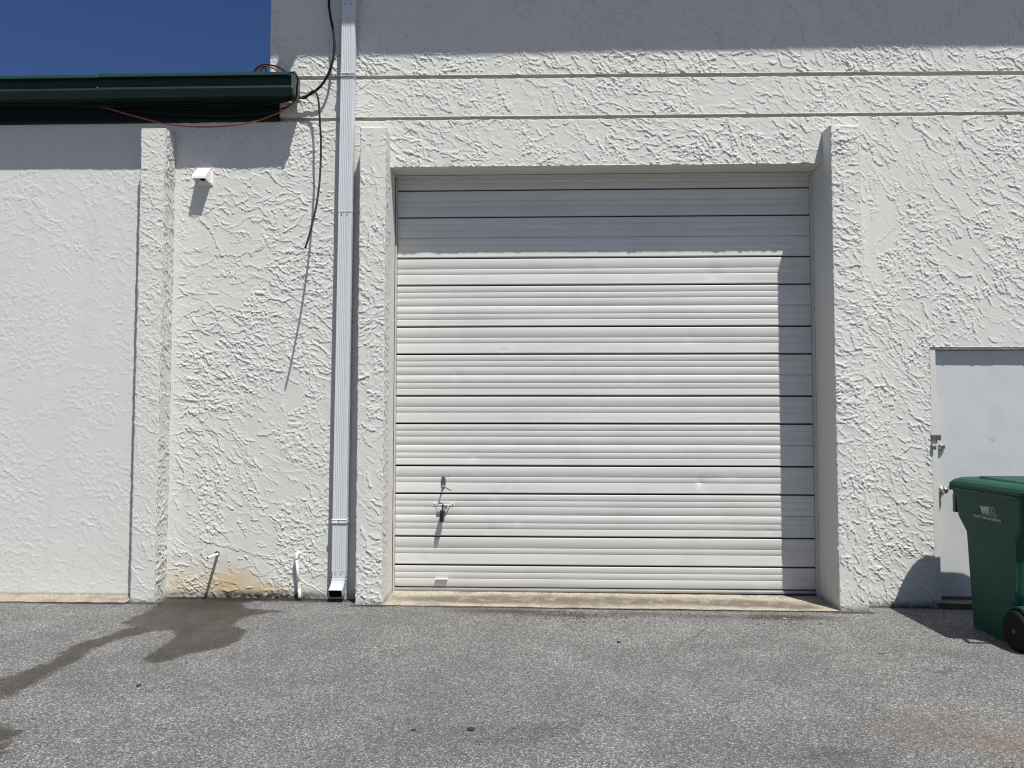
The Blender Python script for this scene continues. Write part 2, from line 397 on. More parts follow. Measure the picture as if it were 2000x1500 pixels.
def gridmesh(name, P, keep, N, mat, parent=None, attrs=None, skirt=.014, off=None):
    """P (ny,nx,3) points, keep (ny-1,nx-1) cells, N unit outward normal; skirts close the rims"""
    ny, nx = P.shape[:2]
    off = np.array(off if off is not None else (wloc(parent) if parent else (0, 0, 0)))
    idx = np.arange(ny * nx).reshape(ny, nx)
    a, b, c, d = idx[:-1, :-1], idx[:-1, 1:], idx[1:, 1:], idx[1:, :-1]
    Q = np.stack([a[keep], b[keep], c[keep], d[keep]], 1)
    V = P.reshape(-1, 3)
    At = {k: v.reshape(-1).astype(np.float32) for k, v in (attrs or {}).items()}
    if skirt:
        kp = np.pad(keep, 1); E = []
        hdn = kp[1:, 1:-1] != kp[:-1, 1:-1]
        E.append(np.stack([idx[:, :-1][hdn], idx[:, 1:][hdn]], 1))
        vdn = kp[1:-1, 1:] != kp[1:-1, :-1]
        E.append(np.stack([idx[:-1, :][vdn], idx[1:, :][vdn]], 1))
        E = np.concatenate(E); n0 = len(V)
        V = np.concatenate([V, V[E[:, 0]] - np.array(N) * skirt, V[E[:, 1]] - np.array(N) * skirt])
        k = np.arange(len(E))
        Q = np.concatenate([Q, np.stack([E[:, 0], E[:, 1], n0 + len(E) + k, n0 + k], 1)])
        At = {q: np.concatenate([v, v[E[:, 0]], v[E[:, 1]]]) for q, v in At.items()}
    used = np.zeros(len(V), bool); used[Q.ravel()] = True
    rem = np.cumsum(used) - 1; V = V[used] - off; Q = rem[Q]
    me = bpy.data.meshes.new(name)
    me.vertices.add(len(V)); me.vertices.foreach_set('co', V.astype(np.float32).ravel())
    me.loops.add(len(Q) * 4); me.loops.foreach_set('vertex_index', Q.astype(np.int32).ravel())
    me.polygons.add(len(Q)); me.polygons.foreach_set('loop_start', (np.arange(len(Q)) * 4).astype(np.int32))
    me.update(calc_edges=True)
    for k, v in At.items():
        t = me.attributes.new(k, 'FLOAT', 'POINT'); t.data.foreach_set('value', v[used])
    return link(name, me, mat, parent)

def snap(a, vals):
    a = a.copy()
    for v in vals: a[np.argmin(np.abs(a - v))] = v
    return a
def bilerp(H, fy, fx):
    return H[np.clip(fy.astype(int), 0, H.shape[0] - 1)[:, None], np.clip(fx.astype(int), 0, H.shape[1] - 1)[None, :]]

# ------------------------------------------------------------------ ground
def poly_sd(X, Y, pts):
    """signed distance (inside positive) to a polygon"""
    pts = np.array(pts, float); n = len(pts); d = np.full(X.shape, 1e9); ins = np.zeros(X.shape, bool)
    for i in range(n):
        a, b = pts[i], pts[(i + 1) % n]; e = b - a
        wx, wy = X - a[0], Y - a[1]; t = np.clip((wx * e[0] + wy * e[1]) / (e @ e + 1e-12), 0, 1)
        d = np.minimum(d, (wx - e[0] * t) ** 2 + (wy - e[1] * t) ** 2)
        c = ((a[1] > Y) != (b[1] > Y)) & (X < (b[0] - a[0]) * (Y - a[1]) / (b[1] - a[1] + 1e-12) + a[0])
        ins ^= c
    d = np.sqrt(d); return np.where(ins, d, -d)
def blob(X, Y, cx, cy, rx, ry, rot=0):
    c, s = math.cos(rot), math.sin(rot); dx, dy = X - cx, Y - cy
    return np.clip(1.25 - np.sqrt(((dx * c + dy * s) / rx) ** 2 + ((-dx * s + dy * c) / ry) ** 2), 0, 1)

gx = np.concatenate([np.array([-90, -60, -40, -25, -15, -10, -7.5]), np.arange(-6, 6.001, .03), np.array([7.5, 10, 15, 25, 40, 60, 90])])
gy = np.concatenate([np.array([-120, -80, -50, -30, -18, -11, -8]), np.arange(-5.5, .4, .025), np.array([1, 5, 20, 60])])
GX, GY = np.meshgrid(gx, gy)
rg = np.random.default_rng(5)
def zpt(p, sx=2.857, oy=1140):
    w = onground(p[0] / sx, oy + p[1] / sx, .08); return (w[0], w[1])
wet_px = [(1000, 60), (900, 100), (830, 150), (690, 215), (750, 240), (690, 250), (640, 280), (560, 300), (450, 330), (390, 350), (340, 390), (310, 430), (220, 455), (130, 500), (-40, 540),
          (-40, 665), (70, 620), (190, 555), (250, 520), (340, 465), (430, 430), (500, 370), (640, 310), (750, 285), (860, 260), (950, 255), (1000, 275), (940, 330), (890, 355), (800, 420), (860, 440),
          (960, 420), (1050, 390), (1250, 350), (1340, 310), (1370, 255), (1290, 235), (1320, 205), (1370, 182), (1480, 164), (1590, 156), (1480, 142), (1380, 138), (1340, 110), (1500, 78), (1500, 40)]
wet2_px = [(-60, 765), (60, 780), (150, 800), (150, 830), (80, 870), (60, 930), (30, 980), (-60, 1040)]
wsd = np.maximum(poly_sd(GX, GY, [zpt(p) for p in wet_px]), poly_sd(GX, GY, [zpt(p) for p in wet2_px]) - .03)
wet = np.clip(.5 + wsd / .14, 0, 1)
wet = np.maximum(wet, .62 * np.clip(1 - np.abs(GY + .06) / .22, 0, 1) * (GX > -2.9) * (GX < -1.62))
dirt = np.zeros_like(wet)
for (px, py, rx, ry, k) in ((1000, 1197, .55, .10, .9), (1120, 1203, .5, .09, .8), (1530, 1206, .42, .10, 1.), (1380, 1204, .5, .06, .6), (890, 1190, .3, .06, .45), (1250, 1200, .5, .07, .6)):
    w = onground(px, py, .055); dirt = np.maximum(dirt, k * blob(GX, GY, w[0], w[1], rx, ry))
# damp dark dirt line along the foot of the stuccoed wall
foot = np.clip(1 - np.abs(GY + .02) / .10, 0, 1) * ((GX > -3.2) & (GX < -1.5)) + .8 * np.clip(1 - np.abs(GY + .02) / .06, 0, 1) * ((GX > 2.6) & (GX < 3.4))
foot += .9 * np.clip(1 - np.abs(GY + .235) / .05, 0, 1) * (((GX > -1.55) & (GX < -1.25)) | ((GX > 2.4) & (GX < 2.72)) | ((GX > -3.45) & (GX < -3.1)))
foot += .7 * np.clip(1 - np.abs(GY + .275) / .025, 0, 1) * (GX < -3.45) * (GX > -6)
foot += .7 * np.clip(1 - np.abs(GY + .225) / .022, 0, 1) * (GX > -1.3) * (GX < 2.45)
rust = np.zeros_like(wet)
for (px, py, rx, ry) in ((1850, 1425, .40, .26), (1980, 1450, .45, .20), (1790, 1400, .2, .12)):
    w = onground(px, py, .055); rust = np.maximum(rust, blob(GX, GY, w[0], w[1], rx, ry))
oil = np.zeros_like(wet)
for (px, py, rx, ry, k) in ((400, 1186, .50, .26, .75), (470, 1178, .5, .12, .9), (1010, 1428, .40, .10, .55), (985, 1450, .22, .06, .5), (1635, 1482, .20, .10, .8), (1400, 1262, .3, .12, .35), (1880, 1280, .35, .15, .35), (660, 1330, .35, .16, .3), (1760, 1275, .4, .14, .3), (650, 1178, .16, .05, .9), (683, 1175, .06, .08, .9)):
    w = onground(px, py, .055); oil = np.maximum(oil, k * blob(GX, GY, w[0], w[1], rx, ry, .1))
GZ = gz(np.clip(GX, -8, 8)) + np.clip(-GY - 6, 0, 100) * 0 + .006 * np.sin(GX * 1.3 + .4) * np.sin(GY * 1.7) * (np.abs(GX) < 6)
P = np.stack([GX, GY, GZ], -1)
ground = gridmesh('asphalt_ground', P, np.ones((len(gy) - 1, len(gx) - 1), bool), (0, 0, 1), M['asphalt'], None,
                  dict(wet=wet, dirt=np.clip(dirt, 0, 1), rust=rust, oil=np.clip(oil, 0, 1), grime=np.clip(foot * 1.5, 0, 1)), skirt=0)
tag(ground, 'worn grey asphalt yard with a dark wet trail at the left', kind='structure')

# concrete aprons
def apron(name, x0, x1, y0, y1, zf, mat, fall, dirtf, label, chamf=.0):
    nx, ny = int((x1 - x0) / .02), max(5, int((y1 - y0) / .02))
    r = np.random.default_rng(9); X = np.linspace(x0, x1, nx); Yv = np.linspace(y0, y1, ny); XX, YY = np.meshgrid(X, Yv)
    edge = vnoise(1, nx, .02, 6, r)[0] * .008
    YY = YY + np.where(np.arange(ny)[:, None] < 2, edge[None, :], 0)
    Z = zf(XX) - fall * (y1 - YY) / (y1 - y0) + vnoise(ny, nx, .02, 9, r) * .002
    o = gridmesh(name, np.stack([XX, YY, Z], -1), np.ones((ny - 1, nx - 1), bool), (0, 0, 1), mat, None, dict(dirt=dirtf(XX, YY)), skirt=.12)
    return tag(o, label, kind='structure')
def apron_dirt(X, Y):
    d = 1.3 * blob(X, Y, .35, .02, 1.75, .17) + blob(X, Y, 1.8, -.02, .45, .12) + .8 * blob(X, Y, -.55, -.0, .65, .11) + 1.2 * blob(X, Y, 2.15, -.10, .22, .07)
    return np.clip(d, 0, 1)
apron('concrete_apron', -1.288, 2.452, -.215, .36, lambda x: .084 - .0042 * x, M['concrete'], .014, apron_dirt, 'sandy stained concrete sill below the wide rolling door')
apron('concrete_kerb', -9.0, -3.42, -.262, .02, lambda x: .094 + 0 * x, M['concrete'], .006, lambda X, Y: .25 + 0 * X, 'sandy concrete strip along the foot of the smooth left wall')
apron('concrete_step', 3.30, 4.42, -.075, .10, lambda x: .105 + 0 * x, M['step'], .006, lambda X, Y: .5 + 0 * X, 'grey concrete step under the white entrance door')

# ------------------------------------------------------------------ tall stuccoed building
XL, XR = -1.29, 2.455            # door opening
ZL = 3.82                        # lintel
DX0, DX1, DZ = 3.32, 4.40, 2.228 # entrance opening
CX = -2.37                       # left corner of the tall part
tall = thing('tall_stucco_building', 'tall white building in rough trowelled stucco with two horizontal grooves and a wide door opening', 'building', (0.6, 0.2, 0))
CELL = .0050
X0, X1, ZT = -3.205, 4.80, 5.45
xs = snap(np.arange(X0, X1, CELL), [CX, XL, XR, DX0, DX1]); nx = len(xs)
zfull = np.arange(0.02, ZT + .05, CELL); nzf = len(zfull)
HW = skip_trowel(nzf, nx, CELL, 11)
XXf, ZZf = np.meshgrid(xs, zfull)
# smoother hand: upper storey is trowelled in long flat sweeps; fade to flat next to grooves and openings
def fade(d, w): return np.clip(d / w, 0, 1)
soft = np.ones_like(HW)
soft *= .25 + .75 * np.clip(fade(np.abs(XXf + 3.20), .10), 0, 1)
HW = HW * soft
g2 = lambda x: 4.268 - .0028 * (x + 1.62)     # lower groove, top edge
g1 = lambda x: 4.643 - .0062 * (x + 1.62)     # upper groove, top edge
GH2, GH1 = .034, .037
def wall_section(name, zb, zt, xs_, keepfn, zsnap=(), smooth=1.0):
    n = max(2, int(round((np.mean(zt(xs_)) - np.mean(zb(xs_))) / CELL)))
    v = np.linspace(0, 1, n + 1)
    zm = snap(zb(0 * xs_).mean() + v * (zt(0 * xs_).mean() - zb(0 * xs_).mean()), zsnap)
    v = (zm - zm[0]) / (zm[-1] - zm[0])
    Zb, Zt = zb(xs_), zt(xs_)
    Z = Zb[None, :] + v[:, None] * (Zt - Zb)[None, :]
    XX = np.repeat(xs_[None, :], n + 1, 0)
    h = bilerp(HW, (zm - zfull[0]) / CELL, (xs_ - xs[0]) / CELL) * smooth
    # opening rims are trowelled nearly flat
    och = np.zeros_like(h); mil = np.zeros_like(h)
    r = np.random.default_rng(3)
    for cx, cz, rx, rz, k in ((-2.66, .19, .30, .16, .95), (-2.42, .15, .34, .08, .9), (-3.05, .16, .20, .20, .55), (-2.78, .30, .22, .14, .4)):
        och = np.maximum(och, k * np.clip(1.3 - np.sqrt(((XX - cx) / rx) ** 2 + ((Z - cz) / rz) ** 2), 0, 1))
    lowl = np.clip(1.5 - (Z - .085) / .045, 0, 1) * (XX < -1.5); mil = np.maximum(mil, lowl * np.clip(1.5 - np.abs(XX + 2.35) / .6, .45, 1))
    mil = np.maximum(mil, .75 * np.clip(1 - (Z - .06) / .045, 0, 1) * (XX > 2.6))
    keep = keepfn((XX[:-1, :-1] + XX[1:, 1:]) / 2, (Z[:-1, :-1] + Z[1:, 1:]) / 2)
    # ragged lower rim of the groove below (a trowelled edge)
    Pn = np.stack([XX, -h, Z], -1)
    return gridmesh(name, Pn, keep, (0, -1, 0), M['stucco'], tall, dict(ochre=och, mildew=mil))
rim = np.interp(np.arange(nx) * CELL, np.arange(0, 9.5, .035), np.random.default_rng(8).normal(0, .0022, len(np.arange(0, 9.5, .035))))
rimof = lambda x: np.interp(x, xs, rim)
wall_section('front_wall', lambda x: .02 + 0 * x, lambda x: g2(x) - GH2 + rimof(x), xs,
             lambda X, Z: ~(((X > XL) & (X < XR) & (Z < ZL)) | ((X > DX0) & (X < DX1) & (Z < DZ))), (ZL, DZ))
xu = xs[xs >= CX - 1e-6]
wall_section('front_wall', lambda x: g2(x) + .15 * rimof(x + .3), lambda x: g1(x) - GH1 + rimof(-x), xu, lambda X, Z: X > -99, smooth=.88)
wall_section('front_wall', lambda x: g1(x) + .15 * rimof(x + .6), lambda x: ZT + 0 * x, xu, lambda X, Z: X > -99, smooth=1.15)
# groove channels
for gf, gh in ((g2, GH2), (g1, GH1)):
    q = MB(); xa, xb = CX, 4.80
    for zz, sgn in ((0.0, 1), (-gh, -1)):
        pass
    ring = lambda x: [(x, .0015, gf(x) + .004), (x, .044, gf(x) + .004), (x, .044, gf(x) - gh - .006), (x, .002, gf(x) - gh - .006), (x, .010, gf(x) - gh - .012), (x, .050, gf(x) - gh - .012), (x, .050, gf(x) + .010), (x, .0015, gf(x) + .010)]
    q.loft([ring(xa), ring(xb)]); part('groove_channel', q, M['plain_wall'], tall)
# structural core behind the coat, upper storey, roof
q = MB(); B = .054
q.box(-3.19, XL - .006, B, .45, 0, 4.22)
q.box(CX + .003, XL - .006, B, .45, 4.223, 5.6)
q.box(XL - .004, XR + .004, B, .45, ZL + .004, 5.597)
q.box(XR + .006, DX0 - .004, B, .45, 0, 5.6)
q.box(DX0 - .002, DX1 + .002, B, .45, DZ + .05, 5.597)
q.box(DX1 + .004, 9.0, B, .45, 0, 5.6)
part('wall_core', q, M['plain_wall'], tall)
q = MB(); q.box(4.803, 9.0, 0, .034, 0, 5.44); q.box(CX, 9.0, .0, .0535, 5.453, 5.604); q.box(CX, 9.0, .0, .4, 5.605, 7.05)
part('plain_wall', q, M['plain_wall'], tall)
q = MB(); q.box(CX, CX + .2, .452, 9, 3.9, 7.04); q.box(CX + .21, 9.0, 8.8, 9.0, 0, 7.04); q.box(8.8, 9.0, .452, 8.79, 0, 7.04)
part('side_wall', q, M['plain_wall'], tall)
q = MB(); q.box(CX - .55, 9.4, -.80, 9.4, 7.06, 7.18); part('roof', q, M['plain_wall'], tall)
# eave gutter of the tall roof, above the picture
q = MB(); q.prism([(-.802, 7.20), (-.925, 7.20), (-.935, 7.05), (-.915, 7.04), (-.84, 7.04), (-.802, 7.07)], CX - .55, 9.4); part('eave_gutter', q, M['alu'], tall)
q = MB(); q.box(XL, XR, .30, .44, ZL - .001, ZL + .003)
part('soffit_strip', q, M['jamb'], tall)

def face_field(name, origin, uv, vv, nv, ulen, vlen, seed, mat, parent, amp=1.0, edge=.018, cell=.0075, **kw):
    nu, nv_ = int(ulen / cell) + 1, int(vlen / cell) + 1
    H = skip_trowel(nv_ + 1, nu + 1, cell, seed, **kw) * amp
    us = np.linspace(0, ulen, nu + 1); vs = np.linspace(0, vlen, nv_ + 1)
    U, V = np.meshgrid(us, vs)
    H *= (.30 + .70 * np.minimum(fade(U, edge), fade(ulen - U, edge))) * (.3 + .7 * fade(vlen - V, .03))
    wb = np.random.default_rng(seed + 500).normal(0, .0030, (2, int(vlen / .03) + 2)); zz_ = np.arange(wb.shape[1]) * .03
    U = U + np.interp(V, zz_, wb[0]) * np.exp(-U / .02) + np.interp(V, zz_, wb[1]) * np.exp(-(ulen - U) / .02)
    O = np.array(origin)[None, None, :]
    P = O + U[..., None] * np.array(uv) + V[..., None] * np.array(vv) + H[..., None] * np.array(nv)
    z = P[..., 2]
    mil = np.clip(1 - (z - .06) / .06, 0, 1) * .7
    return gridmesh(name, P, np.ones((nv_, nu), bool), nv, mat, parent, dict(ochre=0 * z, mildew=mil), skirt=.008)

def pilaster(x0, x1, ztop, depth, parent, sl, sr, back_l, back_r, seed, rough=1.0, rampr=1.0, tilt=0.0):
    r = bpy.data.objects.new('pilaster', None); COL.objects.link(r); r.parent = parent; 
    zb = .02
    face_field('front_face', (x0, -depth, zb), (1, 0, 0), (0, 0, 1), (0, -1, 0), x1 - x0, ztop - zb, seed, M['stucco'], r, amp=rough, cell=.0055, bias=.35, edge=.010)
    face_field('side_face', (x0, -depth, zb), (0, 1, 0), (0, 0, 1), (-1, 0, 0), depth + back_l, ztop - zb if back_l < .05 else sl - zb, seed + 1, M['stucco'], r, amp=.5, bias=.2)
    face_field('side_face', (x1, -depth, zb), (0, 1, 0), (0, 0, 1), (1, 0, 0), depth + back_r, ztop - zb if back_r < .05 else sr - zb, seed + 2, M['stucco'], r, amp=rampr, bias=.3)
    q = MB(); q.box(x0 + .009, x1 - .009, -depth + .009, .034, zb, ztop - .003)
    # sloping weathered cap
    q2 = MB(); q2.prism([(-depth - .001, ztop - .002), (-depth + .004, ztop + .004), (.0, ztop + .012), (.0, ztop - .002)], x0 - .001, x1 + .001)
    part('pier_core', q, M['plain_wall'], r); part('cap', q2, M['stucco'], r)
    return r
PD = .19
pilaster(-1.512, -1.290, 4.100, PD, tall, 0, ZL, 0, .02, 21, 1.0, .8)
pilaster(2.455, 2.690, 4.075, PD, tall, ZL, 0, .02, 0, 31, 1.05, .8)
# reveals of the opening behind the wall plane (jambs and head)
face_field('jamb', (XL, .0, .02), (0, 1, 0), (0, 0, 1), (1, 0, 0), .30, ZL - .02, 41, M['jamb'], tall, amp=.30, density=60, fine=.4)
face_field('jamb', (XR, .0, .02), (0, 1, 0), (0, 0, 1), (-1, 0, 0), .30, ZL - .02, 42, M['jamb'], tall, amp=.26, density=60, fine=.4)
face_field('lintel_soffit', (XL, .0, ZL), (0, 1, 0), (1, 0, 0), (0, 0, -1), .30, XR - XL, 43, M['jamb'], tall, amp=.2, density=40, fine=.3)

# ------------------------------------------------------------------ low building on the left
low = thing('low_white_building', 'low white building with smoother stucco, green metal eave and green gutter', 'building', (-6, .2, 0))
LX0, LX1 = -4.95, -3.206
CL = .0070
nxl, nzl = int((LX1 - LX0) / CL), int(4.22 / CL)
Hl = skip_trowel(nzl + 1, nxl + 1, CL, 77, density=110, thick=(.0008, .0031), size=(.022, .20), crumb=.0014, crumb_thr=-.05, fine=2.5)
U, V = np.meshgrid(np.linspace(LX0, LX1, nxl + 1), np.linspace(.02, 4.24, nzl + 1))
Hl *= .10 + .90 * np.clip((4.05 - V) / .25, 0, 1)
mil = .8 * np.clip(1 - (V - .085) / .03, 0, 1)
gridmesh('front_wall', np.stack([U, -Hl, V], -1), np.ones((nzl, nxl), bool), (0, -1, 0), M['stucco_low'], low, dict(ochre=.3 * np.clip(1 - (V - .08) / .25, 0, 1) * 0, mildew=mil))
q = MB(); q.box(-14, LX1 + .2, .036, .3, 0, 4.215); q.box(-14, LX0 - .001, 0, .034, 0, 4.215); q.box(-14, -13.7, .31, 9, 0, 4.215)
part('plain_wall', q, M['plain_wall'], low)
pilaster(-3.415, -3.205, 4.112, PD, low, 0, 0, 0, 0, 51, .62, 1.15)
# fascia and soffit
FX = at(545, 215, -.02)[0]
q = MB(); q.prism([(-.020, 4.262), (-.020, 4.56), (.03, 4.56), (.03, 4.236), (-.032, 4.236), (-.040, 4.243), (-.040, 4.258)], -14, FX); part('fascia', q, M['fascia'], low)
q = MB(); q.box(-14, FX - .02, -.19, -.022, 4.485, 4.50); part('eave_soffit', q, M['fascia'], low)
# roof sheet with ribs
q = MB(); q.prism([(-.17, 4.560), (-.17, 4.568), (9, 5.31), (9, 5.302)], -14, CX - .012); q.prism([(-.17, 4.560), (-.17, 4.568), (-.006, 4.5817), (-.006, 4.5737)], CX - .008, FX + .04)
roof = part('roof', q, M['green'], low)
for px in (103, 378):
    xr = at(px, 143, -.19)[0]
    q = MB()
    pr = lambda y, z: [(xr - .030, y, z), (xr - .012, y, z + .034), (xr + .012, y, z + .034), (xr + .030, y, z)]
    q.loft([pr(-.185, 4.570), pr(9, 5.312)]); part('roof_rib', q, M['green'], roof)
for k in range(1, 7):
    xr = at(103, 143, -.19)[0] - 1.2 * k; q = MB(); q.loft([pr(-.185, 4.570), pr(9, 5.312)]); part('roof_rib', q, M['green'], roof)
# gutter: rolled lip, recess, ledge
GXE = at(573, 165, -.235)[0]; GJ = at(190, 160, -.23)[0]
outer = [(-.075, 4.592), (-.205, 4.590), (-.246, 4.549), (-.246, 4.542), (-.200, 4.538), (-.197, 4.478), (-.250, 4.440), (-.253, 4.430), (-.212, 4.384), (-.205, 4.380), (-.075, 4.380)]
inner = [(-.080, 4.387), (-.228, 4.387), (-.245, 4.432), (-.217, 4.470), (-.217, 4.536), (-.205, 4.578), (-.080, 4.578)]
def gut(x0, x1, d):
    q = MB(); pr = [(y - d, z + d * .6) for y, z in outer]
    q.prism(pr, x0, x1); return q
g1o = part('gutter', gut(-14, GJ + .02, 0), M['green'], low, bevel=.003)
g2o = part('gutter', gut(GJ, GXE, .004), M['green'], low, bevel=.003)
q = MB(); q.prism([(y - .006 if y < -.1 else y + .004, z) for y, z in [(-.07, 4.596), (-.205, 4.596), (-.248, 4.553), (-.248, 4.437), (-.256, 4.430), (-.214, 4.374), (-.07, 4.374)]], GXE - .012, GXE + .004)
part('end_cap', q, simple('pale_green_cap', (.055, .10, .085), .5, var=.15, vscale=20), g2o, bevel=.002)  # paler grey-green than the gutter
for px, py in ((190, 149), (190, 171), (571, 172), (566, 147)):
    w = at(px, py, -.246); q = MB(); q.lathe((w[0], -.236, w[2]), (0, -1, 0), [(0, .005), (.012, .005), (.014, .002)], 8); part('screw', q, M['chrome'], g2o if px > 300 else g1o)

# ------------------------------------------------------------------ rolling door
RD = .29
door = thing('overhead_door', 'wide white ribbed overhead door with black grooves between its panels', 'door', (.58, RD, .07))
seams = [.122, .758, 1.3835, 2.009, 2.634, 3.259, 3.884]
fr = [(.109, .6), (.192, .6), (.300, 1.), (.456, .6), (.536, .6), (.697, 1.), (.796, .6), (.881, .6)]
dents = [(985, 687, .004, .020), (1175, 605, .003, .02), (1366, 942, .006, .022), (1430, 925, .003, .06), (825, 1092, .004, .025), (985, 948, .003, .018), (1012, 1018, .002, .03), (1003, 1012, .003, .012), (1490, 1135, .002, .05), (930, 876, .002, .03), (1700, 700, 0, .1), (960, 1035, .002, .05), (1350, 660, .0015, .06)]
rdt = random.Random(21)
for _ in range(14): dents.append((rdt.uniform(800, 1560), rdt.uniform(380, 1120), rdt.uniform(.0012, .003), rdt.uniform(.018, .07)))
dw = [(*at(px, py, RD)[[0, 2]], d, r) for px, py, d, r in dents]
DXA, DXB = -1.272, 2.436
for k in range(6):
    z0, z1 = seams[k], seams[k + 1]; h = z1 - z0; rr = np.random.default_rng(100 + k)
    prof = [(z0 + .0015, .022), (z0 + .0015, .003), (z0 + .006, 0.0)]
    for f, wgt in reversed(fr):
        zc = z1 - f * .6255 if k else z1 - f * h
        if wgt < 1:      # narrow V step: sharp dark lip over a lit slope
            prof += [(zc - .0068, .0), (zc - .0060, .0002), (zc - .0004, .0036), (zc + .0006, .0038), (zc + .0012, .0005), (zc + .002, 0.0)]
        else:            # deep groove between ribs
            prof += [(zc - .0135, .0), (zc - .0094, .0010), (zc - .0084, .004), (zc - .0078, .024), (zc + .0060, .024), (zc + .0065, -.0024), (zc + .016, -.0016), (zc + .045, -.0002)]
    prof += [(z1 - .006, 0.0), (z1 - .0015, .003), (z1 - .0015, .022)]
    pz = np.array([p[0] for p in prof]); py = np.array([p[1] for p in prof])
    xsd = np.linspace(DXA, DXB, 241); XX, ZZ = np.meshgrid(xsd, pz)
    YY = RD + np.repeat(py[:, None], len(xsd), 1)
    YY = YY + .0012 * vnoise(1, len(xsd), .0155, 1.3, rr)[0][None, :] * np.sin((ZZ - z0) / h * math.pi)
    wob = vnoise(1, len(xsd), .0155, .9, rr)[0] * .0006
    ZZ = ZZ + wob[None, :]
    for cx, cz, d, r in dw:
        if d: YY = YY + 1.7 * d * np.exp(-(((XX - cx) / r) ** 2 + ((ZZ - cz) / (r * .8)) ** 2))
    kp = np.ones((len(pz) - 1, len(xsd) - 1), bool); kp[(py[:-1] > .0235) & (py[1:] > .0235)] = False      # the open groove shows the black shade sheet behind
    o = gridmesh('door_panel', np.stack([XX, YY, ZZ], -1), kp, (0, -1, 0), M['door'], door, None, skirt=0)
q = MB(); q.box(DXA - .01, DXB + .01, RD + .03, RD + .045, .08, 3.9); part('groove_shade_sheet', q, M['seal_shade'], door)  # black sheet added so the grooves read as deep shade
# bottom bar and seal
q = MB(); q.prism([(RD - .002, .114), (RD - .012, .110), (RD - .016, .100), (RD - .014, .088), (RD - .006, .084), (RD + .02, .084), (RD + .02, .114)], DXA - .004, DXB + .004); part('bottom_bar', q, M['bar'], door, bevel=.002)
q = MB(); q.tube([(DXA - .014, RD + .004, .079), (DXB + .006, RD + .004, .073)], .012, 10); part('bottom_seal', q, M['seal_shade'], door)
# guides and head angle
q = MB(); q.box(XL + .002, DXA - .003, .262, .30, .09, ZL - .02); q.box(XL + .002, DXA - .016, .242, .261, .09, ZL - .02)
part('guide', q, M['frame'], door)
q = MB(); q.box(DXB + .003, XR - .002, .262, .30, .06, ZL - .02); q.box(DXB + .014, XR - .002, .242, .261, .06, ZL - .02)
part('guide', q, M['frame'], door)
q = MB(); q.box(XL + .002, XR - .002, .262, .286, ZL - .028, ZL - .004); q.box(XL + .002, XR - .002, .230, .260, ZL - .015, ZL - .006); part('head_angle', q, M['frame'], door)
# lock handle
hp = at(866, 943, RD); hx, hz = hp[0], hp[2]
q = MB(); n = 28
for sc, y0, y1 in ((1, RD - .006, RD - .0005),):
    ringf = lambda y, s: [(hx + .021 * s * math.cos(2 * math.pi * i / n), y, hz + .006 + .060 * s * math.sin(2 * math.pi * i / n)) for i in range(n)]
    q.loft([ringf(RD + .004, 1), ringf(RD - .005, 1), ringf(RD - .008, .9)])
hl = part('handle_plate', q, M['darksteel'], door, smooth=False)
q = MB(); q.lathe((hx - .001, RD - .006, hz - .03), (0, -1, 0), [(0, .011), (.010, .011), (.014, .0075), (.062, .0075), (.064, .004)], 14)
q.tube(catmull([(hx - .006, RD - .062, hz - .024), (hx + .02, RD - .066, hz - .032), (hx + .078, RD - .068, hz - .062)], 4), .0062, 8)
part('lever', q, M['steel'], hl)
sp = at(877, 927, RD); q = MB(); q.lathe((sp[0], RD, sp[2]), (0, -1, 0), [(0, .005), (.003, .004), (.004, .001)], 10); part('rivet', q, M['steel'], door)
# slide bolt bracket
bx0, bx1, bz = at(848, 985, RD)[0], at(886, 985, RD)[0], at(866, 985, RD)[2]
q = MB(); bc = (bx0 + bx1) / 2
for sx, xa in ((1, bx0 + .022), (-1, bx1 - .022)):
    q.prism([(xa, RD), (xa + sx * .026, RD - .046), (xa + sx * .030, RD - .046), (xa + sx * .004, RD)], bz - .006, bz + .006, 'z')
q.box(bx0 + .046, bx1 - .046, RD - .0465, RD - .028, bz - .003, bz + .003)
q.box(bx0 - .004, bx0 + .020, RD - .005, RD - .0005, bz - .014, bz + .014); q.box(bx1 - .020, bx1 + .004, RD - .005, RD - .0005, bz - .014, bz + .014)
sb = part('lock_bracket', q, M['vent'], door)
for xx in (bx0 + .008, bx1 - .008):
    q = MB(); q.lathe((xx, RD - .004, bz), (0, -1, 0), [(0, .008), (.004, .0065), (.006, .002)], 10); part('bolt_head', q, M['steel'], sb)
# lift handle at the foot
a, b = at(851, 1131, RD), at(875, 1131, RD)
q = MB(); zt_ = a[2] + .008
q.prism([(RD + .001, zt_ + .003), (RD - .030, zt_ + .001), (RD - .033, zt_ - .004), (RD - .031, zt_ - .004), (RD - .028, zt_ - .002), (RD + .001, zt_ + .000)], a[0], b[0]); part('lift_handle', q, M['frame'], door)

